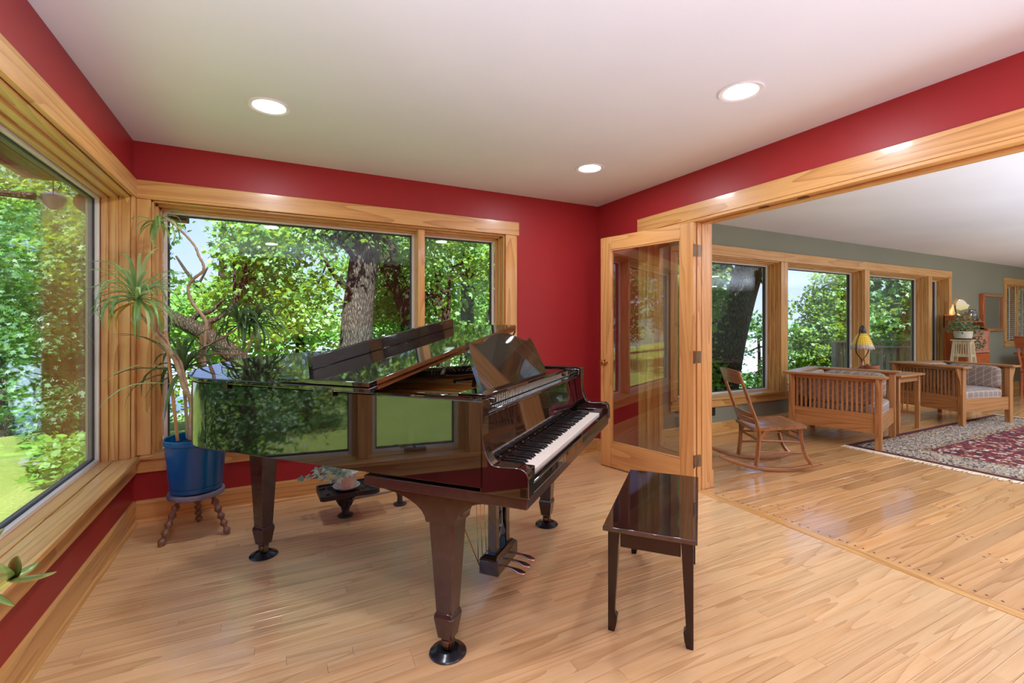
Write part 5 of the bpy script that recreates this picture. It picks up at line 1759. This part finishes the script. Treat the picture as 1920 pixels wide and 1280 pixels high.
L2 = leafmat('dark_leaf', (0.014, 0.070, 0.010), (0.055, 0.18, 0.018), (0.16, 0.36, 0.03), 0.36, 0.06)
L3 = leafmat('lime_leaf', (0.07, 0.20, 0.012), (0.20, 0.40, 0.03), (0.46, 0.62, 0.05), 0.45, 0.04)
MAPLE = np.array([(0, 0), (-.50, .06), (-.36, .36), (-.58, .66), (-.20, .60), (0, 1.0), (.20, .60), (.58, .66), (.36, .36), (.50, .06)])
OVAL = np.array([(0, 0), (-.30, .35), (-.22, .72), (0, 1.0), (.22, .72), (.30, .35)])
rng = np.random.default_rng(5)
NLEAF = [0]
# sight lines that stay open: (px0, px1, py0, py1, nearest depth that may be filled)
OPEN = [(640, 712, 455, 640, 7.6), (300, 460, 575, 690, 6.4), (712, 785, 450, 640, 9.4), (1345, 1432, 480, 735, 8.3),
        (1404, 1436, 480, 590, 60), (1476, 1528, 490, 545, 60), (1476, 1500, 545, 600, 60), (302, 345, 428, 470, 60), (352, 400, 410, 440, 60), (365, 410, 470, 520, 60),
        (545, 590, 470, 500, 60), (620, 648, 545, 575, 60), (1404, 1434, 640, 690, 60), (470, 640, 596, 640, 14), (300, 420, 610, 690, 12), (1600, 1616, 560, 590, 60),
        (862, 890, 470, 640, 12.4), (816, 846, 520, 620, 10.9), (0, 34, 660, 800, 8.6), (300, 330, 480, 540, 60), (1642, 1662, 515, 535, 60)]
def shut(p, m=0.0):
    v = Vector((p[0], p[1], 0))
    f, r_ = v.dot(FW), v.dot(RT)
    if f < 1:
        return False
    x, y = 960 + FPX * r_ / f, 610 - FPX * (p[2] - CAMH) / f
    m_ = m * FPX / f
    return any(a - m_ < x < b + m_ and c - m_ < y < d + m_ and f < e_ for a, b, c, d, e_ in OPEN)
def foliage(centres, per, size, spread, mat, parent, name='foliage', outline=MAPLE, flat=0.35, tone=(0, 1), up=0.75):
    """leafy sprays: 'per' leaves round each centre, lying in loose drooping layers"""
    C = np.asarray(centres, float)
    n = len(C) * per
    NLEAF[0] += n * (len(outline) - 2)
    c = np.repeat(C, per, 0)
    th = rng.uniform(0, 2 * np.pi, n)
    rr_ = spread * np.sqrt(rng.uniform(0, 1, n))
    # each spray gets its own tilt
    tx = np.repeat(rng.normal(0, 0.35, len(C)), per)
    ty = np.repeat(rng.normal(0, 0.35, len(C)), per)
    px = rr_ * np.cos(th)
    py = rr_ * np.sin(th)
    pz = tx * px + ty * py + rng.normal(0, spread * flat * 0.5, n) - 0.25 * rr_ * rr_ / spread
    pos = c + np.stack([px, py, pz], 1)
    nrm = np.stack([-tx + rng.normal(0, 0.55, n), -ty + rng.normal(0, 0.55, n), np.full(n, up) + rng.normal(0, .25, n)], 1)
    nrm /= np.linalg.norm(nrm, axis=1, keepdims=True)
    a = th + rng.normal(0, 0.9, n)
    d = np.stack([np.cos(a), np.sin(a), rng.normal(-0.35, 0.3, n)], 1)
    d -= nrm * (d * nrm).sum(1, keepdims=True)
    d /= np.linalg.norm(d, axis=1, keepdims=True) + 1e-9
    s = np.cross(d, nrm)
    sz = size * rng.uniform(0.65, 1.25, n)
    k = len(outline)
    o = outline
    V = pos[:, None, :] + (s[:, None, :] * o[None, :, 0, None] + d[:, None, :] * o[None, :, 1, None]
                           - nrm[:, None, :] * (0.35 * (np.abs(o[:, 0]) ** 1.0)[None, :, None] + 0.18 * (o[:, 1] ** 2)[None, :, None])) * sz[:, None, None]
    V = V.reshape(-1, 3)
    me = bpy.data.meshes.new(name)
    me.vertices.add(n * k)
    me.vertices.foreach_set('co', V.astype(np.float32).ravel())
    me.loops.add(n * k)
    me.loops.foreach_set('vertex_index', np.arange(n * k, dtype=np.int32))
    me.polygons.add(n)
    me.polygons.foreach_set('loop_start', np.arange(0, n * k, k, dtype=np.int32))
    try:
        me.polygons.foreach_set('loop_total', np.full(n, k, dtype=np.int32))
    except Exception:
        pass
    at_ = me.attributes.new('rnd', 'FLOAT', 'FACE')
    v = np.repeat(rng.uniform(tone[0], tone[1], len(C)), per) * 0.6 + rng.uniform(0, 1, n) * 0.4
    at_.data.foreach_set('value', np.clip(v, 0, 1).astype(np.float32))
    me.update(calc_edges=True)
    me.validate()
    me.materials.append(mat)
    ob = bpy.data.objects.new(name, me)
    COL.objects.link(ob)
    ob.parent = parent
    ob['kind'] = 'stuff'
    return ob

def tree(label, base, trunk, radii, limbs, blobs, mat, per=26, size=0.12, spread=0.42, bark=None, name='maple_tree', twig=True, group=None, outline=MAPLE, tone=(0, 1)):
    """trunk: points relative to base; limbs: list of (points, r0, r1); blobs: list of (centre, (rx,ry,rz), sprays)"""
    T = thing(name, label, 'tree', base, 0, group)
    bk = bark or bark_m
    q = catmull(trunk, 5)
    rs = np.interp(np.linspace(0, 1, len(q)), np.linspace(0, 1, len(radii)), radii)
    G().tube(q, list(rs), 14).obj('trunk', bk, T, smooth=180)
    for pts, r0, r1 in limbs:
        q = catmull(pts, 5)
        G().tube(q, list(np.linspace(r0, r1, len(q))), 8).obj('branch', bk, T, smooth=180)
    cs = []
    g = G()
    anchors = [Vector(p) for pts, _, _ in limbs for p in catmull(pts, 3)] + [Vector(p) for p in catmull(trunk, 3)[3:]]
    for (c, r_, ns) in blobs:
        for _ in range(ns):
            while True:
                v = np.array([random.uniform(-1, 1) for _ in range(3)])
                if 0.15 < (v ** 2).sum() < 1:
                    break
            p = (c[0] + v[0] * r_[0], c[1] + v[1] * r_[1], c[2] + v[2] * r_[2])
            if shut((p[0] + base[0], p[1] + base[1], p[2] + base[2]), spread * 0.45):
                continue
            cs.append(p)
            if twig and random.random() < 0.35 and anchors:
                pv = Vector(p)
                a = min(anchors, key=lambda s_: (s_ - pv).length)
                if (a - pv).length < 3.5:
                    mid = a.lerp(pv, 0.5) + Vector((random.uniform(-.15, .15), random.uniform(-.15, .15), random.uniform(0, .25)))
                    g.tube(catmull([a, mid, pv], 3), [0.022, 0.02, 0.017, 0.014, 0.011, 0.008, 0.005], 4, cap=False)
    if g.v:
        g.obj('twigs', bk, T, kind='stuff')
    if size < 0.14:
        per, size = int(per * 2.7), size * 0.60
    foliage(cs, per, size, spread, mat, T, outline=outline, tone=tone)
    return T

def base(px, t):
    p = at(px, 610, t)
    return (p.x, p.y, gz(p.x, p.y) - 0.1)
def rel(b, px, py, t):
    p = at(px, py, t)
    return (p.x - b[0], p.y - b[1], p.z - b[2])

# 1 the large maple straight behind the back window
b = base(664, 7.3)
tree('thick grey-barked maple trunk behind the middle of the back window', b,
     [(0, 0, 0), rel(b, 668, 640, 7.3), rel(b, 676, 540, 7.35), rel(b, 690, 430, 7.4), rel(b, 700, 300, 7.5), rel(b, 705, 150, 7.7)], [0.36, 0.245, 0.225, 0.215, 0.19, 0.12],
     [([rel(b, 680, 500, 7.35), rel(b, 640, 455, 7.0), rel(b, 590, 430, 6.6), rel(b, 540, 425, 6.2)], 0.06, 0.015),
      ([rel(b, 690, 420, 7.4), rel(b, 760, 380, 7.8), rel(b, 850, 340, 8.0)], 0.09, 0.03),
      ([rel(b, 672, 560, 7.3), rel(b, 630, 520, 6.8), rel(b, 600, 470, 6.4)], 0.05, 0.015)],
     [(rel(b, 560, 430, 6.8), (1.0, 0.8, 0.55), 60), (rel(b, 600, 480, 6.2), (0.6, 0.7, 0.4), 34), (rel(b, 760, 400, 7.6), (1.2, 0.9, 0.45), 46), (rel(b, 610, 560, 6.6), (0.55, 0.6, 0.30), 26),
      (rel(b, 660, 300, 7.5), (2.0, 1.6, 0.9), 60), (rel(b, 690, 610, 6.9), (0.40, 0.4, 0.18), 10)], L1, per=26, size=0.115)
# 2 the forked dark maple right of it
b = base(772, 9.6)
tree('dark forked maple leaning away just right of the thick grey trunk', b,
     [(0, 0, 0), rel(b, 775, 640, 9.6), rel(b, 760, 560, 9.6), rel(b, 728, 500, 9.5), rel(b, 712, 430, 9.5), rel(b, 700, 330, 9.5)], [0.30, 0.24, 0.22, 0.18, 0.14, 0.08],
     [([rel(b, 745, 535, 9.6), rel(b, 735, 470, 9.8), rel(b, 722, 420, 9.9), rel(b, 716, 360, 10)], 0.14, 0.06),
      ([rel(b, 765, 575, 9.6), rel(b, 790, 560, 9.7), rel(b, 840, 545, 10)], 0.08, 0.03)],
     [(rel(b, 745, 430, 9.8), (1.2, 1.0, 0.8), 50), (rel(b, 765, 500, 9.2), (0.9, 0.7, 0.45), 30), (rel(b, 720, 560, 10.2), (0.9, 0.8, 0.5), 34), (rel(b, 800, 640, 9.8), (1.1, 0.8, 0.5), 30)], L1, size=0.13, spread=0.45, bark=bark2_m)
# 3 the low leaning limb tree on the left of the back window
b = base(470, 6.2)
tree('leaning tree whose thick limb slants across the lower left of the back window', b,
     [(0, 0, 0), rel(b, 462, 700, 6.2), rel(b, 430, 660, 6.1), rel(b, 375, 620, 6.0), rel(b, 310, 590, 5.9), rel(b, 250, 560, 5.9), rel(b, 190, 540, 6.0)], [0.15, 0.115, 0.11, 0.095, 0.085, 0.07, 0.05],
     [([rel(b, 390, 628, 6.0), rel(b, 392, 605, 6.0), rel(b, 410, 595, 6.05), rel(b, 440, 570, 6.2)], 0.05, 0.02), ([rel(b, 350, 612, 6.0), rel(b, 370, 590, 6.0), rel(b, 396, 583, 6.0), rel(b, 420, 560, 6.0)], 0.045, 0.015)],
     [(rel(b, 400, 460, 6.9), (1.1, 0.8, 0.6), 52), (rel(b, 330, 420, 6.6), (0.7, 0.7, 0.5), 30), (rel(b, 470, 540, 6.8), (0.7, 0.5, 0.35), 30), (rel(b, 250, 470, 6.4), (1.0, 0.8, 0.7), 46)], L1, size=0.11, bark=bark2_m)
# 4, 5 curved and straight trunks seen in the right light of the back window
b = base(828, 11)
tree('slim curved tree seen in the narrow right light of the back window', b,
     [(0, 0, 0), rel(b, 832, 620, 11), rel(b, 822, 570, 11), rel(b, 815, 520, 11), rel(b, 826, 480, 11), rel(b, 835, 420, 11)], [0.18, 0.15, 0.13, 0.12, 0.1, 0.06],
     [([rel(b, 826, 560, 11), rel(b, 840, 600, 10.8), rel(b, 842, 540, 10.9), rel(b, 848, 500, 10.9)], 0.06, 0.02)],
     [(rel(b, 850, 470, 11), (1.1, 1.0, 0.8), 46), (rel(b, 835, 590, 11.4), (1.1, 0.9, 0.7), 40)], L1, size=0.14, spread=0.5, bark=bark2_m)
b = base(876, 12.5)
tree('straight double-stemmed tree near the right edge of the back window', b,
     [(0, 0, 0), rel(b, 876, 640, 12.5), rel(b, 876, 560, 12.5), rel(b, 872, 500, 12.5), rel(b, 868, 440, 12.5), rel(b, 866, 350, 12.5)], [0.22, 0.19, 0.17, 0.16, 0.13, 0.08],
     [([rel(b, 876, 580, 12.5), rel(b, 886, 540, 12.6), rel(b, 888, 470, 12.7), rel(b, 890, 400, 12.8)], 0.12, 0.05)],
     [(rel(b, 905, 520, 12), (1.4, 1.2, 1.2), 60), (rel(b, 880, 430, 12.6), (1.4, 1.2, 0.8), 44), (rel(b, 920, 620, 12.6), (1.5, 1.1, 0.6), 40)], L3, size=0.15, spread=0.5, bark=bark2_m)
b = base(928, 9.0)
tree('thin dark sapling at the right jamb of the back window', b,
     [(0, 0, 0), rel(b, 926, 640, 9), rel(b, 922, 600, 9), rel(b, 925, 540, 9), rel(b, 930, 470, 9)], [0.10, 0.09, 0.08, 0.06, 0.03], [],
     [(rel(b, 915, 480, 9), (0.5, 0.6, 0.5), 18), (rel(b, 920, 640, 9), (0.7, 0.6, 0.3), 14)], L1, size=0.13, bark=bark2_m)
# 6.. trees beyond the left window
b = base(-8, 8.5)
tree('pale-barked tree at the far left with its trunk beside the sunny lawn', b,
     [(0, 0, 0), rel(b, 12, 760, 8.5), rel(b, 4, 690, 8.5), rel(b, -6, 620, 8.5), rel(b, -10, 500, 8.6), rel(b, -20, 330, 8.8)], [0.22, 0.17, 0.15, 0.14, 0.12, 0.07],
     [([rel(b, -6, 560, 8.5), rel(b, 30, 480, 8.3), rel(b, 70, 440, 8.0)], 0.07, 0.02)],
     [(rel(b, 30, 440, 8.0), (1.3, 1.0, 0.8), 80), (rel(b, 90, 520, 8.2), (1.1, 0.9, 0.7), 64), (rel(b, 20, 620, 8.6), (0.9, 0.8, 0.6), 40), (rel(b, 0, 350, 8.4), (1.5, 1.2, 0.7), 60), (rel(b, 60, 690, 9.0), (1.0, 0.8, 0.45), 40)], L3, size=0.13, spread=0.45)
b = base(140, 7.0)
tree('dense dark green tree near the corner, seen through the left window', b,
     [(0, 0, 0), rel(b, 118, 720, 7), rel(b, 112, 660, 7), rel(b, 120, 560, 7), rel(b, 130, 440, 7.1)], [0.16, 0.13, 0.12, 0.10, 0.05],
     [([rel(b, 112, 660, 7), rel(b, 130, 620, 6.8), rel(b, 150, 580, 6.6)], 0.05, 0.02)],
     [(rel(b, 140, 480, 7.0), (0.9, 0.9, 0.7), 80), (rel(b, 130, 600, 6.9), (0.8, 0.8, 0.6), 70), (rel(b, 130, 720, 7.0), (0.75, 0.7, 0.55), 60), (rel(b, 215, 640, 7.5), (0.8, 0.8, 0.9), 50)], L2, size=0.105, spread=0.38)
b = base(60, 14)
tree('tall light green tree far across the lawn, seen through the left window', b,
     [(0, 0, 0), rel(b, 60, 640, 14), rel(b, 66, 540, 14), rel(b, 70, 420, 14)], [0.28, 0.24, 0.2, 0.1],
     [([rel(b, 62, 600, 14), rel(b, 20, 520, 14), rel(b, -20, 470, 14)], 0.1, 0.03)],
     [(rel(b, 60, 500, 14), (3.0, 2.2, 1.8), 130), (rel(b, 120, 620, 13), (1.9, 1.5, 1.2), 80), (rel(b, 20, 660, 15), (2.6, 1.4, 0.7), 70), (rel(b, -30, 560, 14), (1.8, 1.6, 1.6), 60)], L1, size=0.2, spread=0.7)
# trees on the lake side
b = base(1345, 7.8)
tree('big leaning grey trunk filling the first living room window', b,
     [(0, 0, 0), rel(b, 1350, 740, 7.8), rel(b, 1368, 640, 7.8), rel(b, 1388, 560, 7.8), rel(b, 1412, 480, 7.85), rel(b, 1440, 380, 8.0), rel(b, 1470, 250, 8.2)], [0.34, 0.275, 0.25, 0.235, 0.225, 0.2, 0.15],
     [([rel(b, 1405, 500, 7.85), rel(b, 1440, 540, 7.4), rel(b, 1470, 560, 7.2)], 0.03, 0.01), ([rel(b, 1395, 540, 7.8), rel(b, 1350, 480, 7.4), rel(b, 1300, 450, 7.2)], 0.06, 0.02)],
     [(rel(b, 1345, 515, 7.2), (0.35, 0.6, 0.55), 44), (rel(b, 1270, 560, 7.6), (0.5, 0.6, 0.8), 50), (rel(b, 1272, 700, 7.8), (0.45, 0.5, 0.4), 26), (rel(b, 1375, 700, 7.2), (0.22, 0.3, 0.4), 12), (rel(b, 1432, 555, 7.2), (0.16, 0.3, 0.12), 4), (rel(b, 1450, 330, 8), (1.6, 1.4, 0.8), 50), (rel(b, 1400, 380, 7.6), (1.3, 1.5, 0.35), 80)], L3, size=0.115, spread=0.38)  # last foliage blob is added above the view to shade the trunk
b = base(1330, 10.5)
tree('slender dark tree behind the leaning trunk of the first living room window', b,
     [(0, 0, 0), rel(b, 1340, 700, 10.5), rel(b, 1342, 600, 10.5), rel(b, 1345, 480, 10.5)], [0.24, 0.2, 0.17, 0.1], [],
     [(rel(b, 1340, 480, 10.5), (0.8, 0.8, 1.2), 36), (rel(b, 1300, 640, 10.6), (0.9, 0.8, 1.0), 40)], L2, size=0.13, spread=0.45, bark=bark2_m)
b = base(1420, 11.5)
tree('leafy shrub in front of the lake in the first living room window', b,
     [(0, 0, 0), rel(b, 1422, 760, 11.5), rel(b, 1424, 680, 11.5), rel(b, 1420, 600, 11.5)], [0.06, 0.05, 0.04, 0.02], [],
     [(rel(b, 1422, 600, 11.3), (0.45, 0.5, 0.35), 26), (rel(b, 1425, 680, 11.2), (0.5, 0.5, 0.5), 26), (rel(b, 1405, 720, 11.5), (0.6, 0.5, 0.35), 18)], L2, size=0.12, spread=0.32, name='garden_shrub')
b = base(1560, 12.5)
tree('rounded green tree filling the right of the second living room window', b,
     [(0, 0, 0), rel(b, 1572, 700, 12.5), rel(b, 1582, 600, 12.5), rel(b, 1580, 540, 12.4)], [0.14, 0.11, 0.09, 0.04],
     [([rel(b, 1572, 640, 12.5), rel(b, 1545, 600, 12.3), rel(b, 1525, 560, 12.2)], 0.05, 0.015)],
     [(rel(b, 1556, 560, 12.3), (0.62, 0.8, 0.75), 66), (rel(b, 1540, 640, 12.2), (0.80, 0.8, 0.7), 76), (rel(b, 1500, 650, 12.4), (0.5, 0.6, 0.5), 26), (rel(b, 1600, 620, 12.6), (0.7, 0.8, 1.2), 60), (rel(b, 1510, 700, 12.6), (0.6, 0.5, 0.35), 22), (rel(b, 1478, 550, 12.2), (0.22, 0.4, 0.9), 10)], L1, size=0.13, spread=0.36, name='garden_tree', bark=bark2_m)
b = base(1680, 13.5)
tree('deep green tree behind the deck railing in the third living room window', b,
     [(0, 0, 0), rel(b, 1672, 700, 13.5), rel(b, 1668, 600, 13.5), rel(b, 1665, 500, 13.5)], [0.16, 0.13, 0.1, 0.05], [],
     [(rel(b, 1665, 560, 13.4), (1.0, 1.0, 0.85), 90), (rel(b, 1690, 620, 13.6), (0.9, 0.9, 0.5), 50), (rel(b, 1640, 530, 13.3), (0.5, 0.7, 0.7), 30), (rel(b, 1745, 580, 13.6), (0.8, 0.8, 1.0), 40)], L2, size=0.14, spread=0.4, name='garden_tree', bark=bark2_m)
b = base(1910, 14.0)
tree('green tree outside the window with blinds', b, [(0, 0, 0), rel(b, 1910, 640, 14), rel(b, 1910, 540, 14)], [0.15, 0.12, 0.05], [],
     [(rel(b, 1905, 580, 14.5), (1.6, 1.4, 1.4), 90)], L1, size=0.16, spread=0.5, name='garden_tree')
# woodland behind the garden trees: separate trees, each with its own place
wl = [(420, 20, L3, 'sunlit pale green tree far behind the slanting limb'), (560, 23, L1, 'distant bright tree left of the thick grey trunk'), (300, 24, L2, 'distant dark tree behind the tall dracaena'), (870, 26, L1, 'distant tree behind the narrow right light of the back window'),
      (730, 29, L3, 'distant lime tree between the grey trunk and the forked maple'), (180, 22, L1, 'distant tree behind the left corner of the room'), (-60, 24, L1, 'distant tree at the edge of the sunny lawn'), (960, 24, L1, 'distant tree hidden partly by the red wall'),
      (1240, 20, L1, 'distant green tree seen through the glass door')]
for (px, tt, mt, lb) in wl:
    b = base(px, tt)
    top = 610 - 877 * random.uniform(4.8, 6.0) / tt
    tree(lb, b, [(0, 0, 0), rel(b, px + 4, 640, tt), rel(b, px - 3, 560, tt), rel(b, px, top + 60, tt)], [0.3, 0.24, 0.2, 0.08],
         [([rel(b, px, 610, tt), rel(b, px + 60, 550, tt), rel(b, px + 90, 500, tt)], 0.12, 0.04), ([rel(b, px, 590, tt), rel(b, px - 55, 530, tt), rel(b, px - 90, 480, tt)], 0.12, 0.04)],
         [(rel(b, px, 500, tt), (2.9, 2.2, 1.9), 90), (rel(b, px + 50, 590, tt - 1), (2.4, 1.6, 1.0), 50), (rel(b, px - 60, 590, tt - 1), (2.4, 1.6, 1.0), 50), (rel(b, px, 640, tt), (3.0, 1.5, 0.8), 40)],
         mt, per=20, size=0.30, spread=0.85, twig=False, outline=OVAL, name='woodland_tree', bark=bark2_m, group='woodland trees behind the garden')
# trees seen only in the reflections on the piano: side lawn
for (x, y, mt, lb) in ((-11.5, 3.0, L2, 'dark spreading tree on the side lawn, left of the house'), (-13, 6.2, L2, 'second dark tree on the side lawn, nearer the lake'), (-17.0, -4.0, L1, 'maple at the far end of the side lawn'), (-20.0, 1.0, L1, 'tall maple at the back of the side lawn'), (-13.5, 11.0, L1, 'round maple across the lawn, west of the corner window'), (-17, 15.5, L3, 'light green maple across the lawn, behind the round maple'), (-22, 10.5, L2, 'dark tree at the western edge of the lawn'), (-24, 18, L1, 'maple at the western edge of the lawn, nearest the lake'), (-25, 5.5, L1, 'maple at the western edge of the lawn, next to the dark tree')):
    bz = (x, y, gz(x, y) - 0.1)
    tree(lb, bz, [(0, 0, 0), (0.1, 0, 1.5), (0, 0.2, 3), (0.1, 0, 5)], [0.25, 0.2, 0.17, 0.06], [([(0, 0, 1.6), (0.8, 0.5, 2.2), (1.5, 0.8, 2.6)], 0.09, 0.03)],
         [((0, 0, 2.6), (1.9, 1.9, 1.7), 130), ((0, 0, 4.6), (2.6, 2.6, 1.6), 120)], mt, per=22, size=0.16, spread=0.5, name='side_lawn_tree', twig=False)
for (x, y, h_, r_, lb) in ((-4.3, 3.1, 1.7, 0.75, 'dark yew bush on the side lawn opposite the left window'), (-5.4, 4.3, 2.2, 1.0, 'taller dark yew on the side lawn, nearer the lake'), (-6.2, 2.6, 1.5, 0.7, 'low dark yew farther out on the side lawn')):
    bz = (x, y, gz(x, y) - 0.1)
    tree(lb, bz, [(0, 0, 0), (0.03, 0, h_ * 0.4), (0, 0.02, h_ * 0.8)], [0.09, 0.07, 0.03], [([(0, 0, h_ * .3), (0.2, 0.1, h_ * .5), (0.4, 0.2, h_ * .6)], 0.03, 0.01)],
         [((0, 0, h_ * 0.5), (r_, r_, h_ * 0.5), 85)], L2, per=24, size=0.09, spread=0.26, name='yew_bush', twig=False, outline=OVAL)
# ground cover and birdbath outside the left window
GCV = []
for _ in range(150):
    p = at(random.uniform(95, 205), random.uniform(875, 945), random.uniform(5.0, 5.9))
    GCV.append((p.x, p.y, gz(p.x, p.y) + random.uniform(0.08, 0.25)))
for _ in range(90):
    x, y = random.uniform(-0.8, 4.5), random.uniform(5.0, 7.5)
    GCV.append((x, y, gz(x, y) + random.uniform(0.05, 0.4)))
gc = foliage(GCV, 22, 0.10, 0.24, L3, None, name='ground_cover', outline=OVAL)
tag(gc, 'yellow green ground cover growing outside the corner windows', 'ground cover', kind='stuff')
hp = []
for _ in range(330):
    t_ = random.uniform(15, 20)
    px = random.choice([random.uniform(-40, 210), random.uniform(280, 960)])
    p = at(px, 610, t_)
    hp.append((p.x, p.y, gz(p.x, p.y) + random.uniform(0.2, 2.0)))
ug = foliage(hp, 20, 0.20, 0.6, L1, None, name='undergrowth', outline=OVAL)
tag(ug, 'mixed bright undergrowth along the edge of the woods', 'undergrowth', kind='stuff')
hp = []
for _ in range(70):
    t_ = random.uniform(7.0, 8.6)
    p = at(random.uniform(50, 190), 610, t_)
    hp.append((p.x, p.y, gz(p.x, p.y) + random.uniform(0.1, 0.7)))
ug = foliage(hp, 22, 0.10, 0.34, L2, None, name='undergrowth', outline=OVAL)
tag(ug, 'dark leafy undergrowth below the corner tree', 'undergrowth', kind='stuff')
bb = at(98, 894, 5.2)
BBT = thing('stone_birdbath', 'shallow grey stone birdbath dish among the ground cover', 'birdbath', (bb.x, bb.y, gz(bb.x, bb.y)))
stone_m = simple('pale_stone', srgb(120, 116, 106), 0.85, var=0.2, scale=20)
G().lathe([(0.10, 0), (0.07, 0.05), (0.06, 0.12), (0.09, 0.15), (0.24, 0.19), (0.26, 0.205), (0.24, 0.21), (0.12, 0.19), (0, 0.185)], 28).obj('dish', stone_m, BBT, smooth=True)
# hanging feeder under the corner eave
fd = at(100, 350, 3.45)
FD = thing('hanging_feeder', 'dark blue-green glass feeder hanging under the wooden eave at the left', 'bird feeder', (fd.x, fd.y, 2.02))
G().lathe([(0.0, 0.09), (0.03, 0.10), (0.06, 0.13), (0.078, 0.175), (0.07, 0.195), (0.03, 0.215), (0.0, 0.22)], 24).obj('bowl', simple('bottle_green_glass', (0.02, 0.045, 0.04), 0.15), FD, smooth=True)
G().tube([(0, 0, 0.22), (0, 0, 0.54)], 0.005, 6).obj('hanger', satin_m, FD)
G().tube([(-0.55, 0.05, 0.19), (-0.25, 0.02, 0.185), (-0.1, 0.0, 0.18)], [0.02, 0.024, 0.028], 8).obj('arm', bark2_m, FD, smooth=True)

# deck railings on the lake side
rail_m = wood('weathered_railing', 'Z', srgb(110, 104, 94), srgb(168, 160, 146), srgb(192, 184, 170), rough=0.8, coat=0)
def railing(label, a, b, zt, h, n):
    a, b = Vector(a), Vector(b)
    T = thing('deck_railing', label, 'railing', ((a.x + b.x) / 2, (a.y + b.y) / 2, zt - h), math.atan2(b.y - a.y, b.x - a.x), 'railings of the lakeside deck')
    ln = (b - a).length / 2
    G().box(-ln - 0.06, ln + 0.06, -0.08, 0.08, h - 0.035, h).obj('cap_rail', rail_m, T, bevel=0.004)
    G().box(-ln, ln, -0.02, 0.02, h - 0.13, h - 0.04).obj('top_rail', rail_m, T)
    G().box(-ln, ln, -0.02, 0.02, 0.06, 0.15).obj('bottom_rail', rail_m, T)
    for s_ in (-1, 1):
        G().box(s_ * ln - 0.045, s_ * ln + 0.045, -0.045, 0.045, -1.6, h - 0.035).obj('post', rail_m, T, bevel=0.004)
    for k in range(n):
        x = -ln + (k + 0.75) * 2 * ln / (n + 0.5)
        G().box(x - 0.028, x + 0.028, -0.05, -0.02, 0.03, h - 0.036).obj('baluster', rail_m, T)
railing('weathered deck railing farther out over the water', (10.26, 5.53), (13.4, 5.40), 0.935, 1.0, 26)
railing('weathered deck railing running in towards the house wall', (10.12, 4.95), (10.60, 4.02), 0.87, 0.95, 10)
DKT = struct('deck_floor', 'weathered deck boards outside the third living room window')
for k in range(11):
    G().box(10.1, 13.5, 4.02 + k * 0.142, 4.155 + k * 0.142, -0.12, -0.08).obj('board', fasc_m, DKT)
PT = at(1672, 644, 9.75)
FPT = thing('deck_planter', 'dark planter of yellow green foliage standing behind the near deck railing', 'planter', (PT.x, PT.y, -0.08))
G().lathe([(0.16, 0), (0.19, 0.02), (0.24, 0.5), (0.26, 0.52), (0.26, 0.58), (0.22, 0.58), (0, 0.55)], 20).obj('pot', simple('blue_black_pot', (0.03, 0.04, 0.06), 0.4), FPT, smooth=True)
cs = [(random.uniform(-.3, .3), random.uniform(-.3, .3), random.uniform(0.55, 1.15)) for _ in range(34)]
foliage(cs, 24, 0.08, 0.2, L3, FPT, outline=OVAL)

print('LEAFTRIS', NLEAF[0])
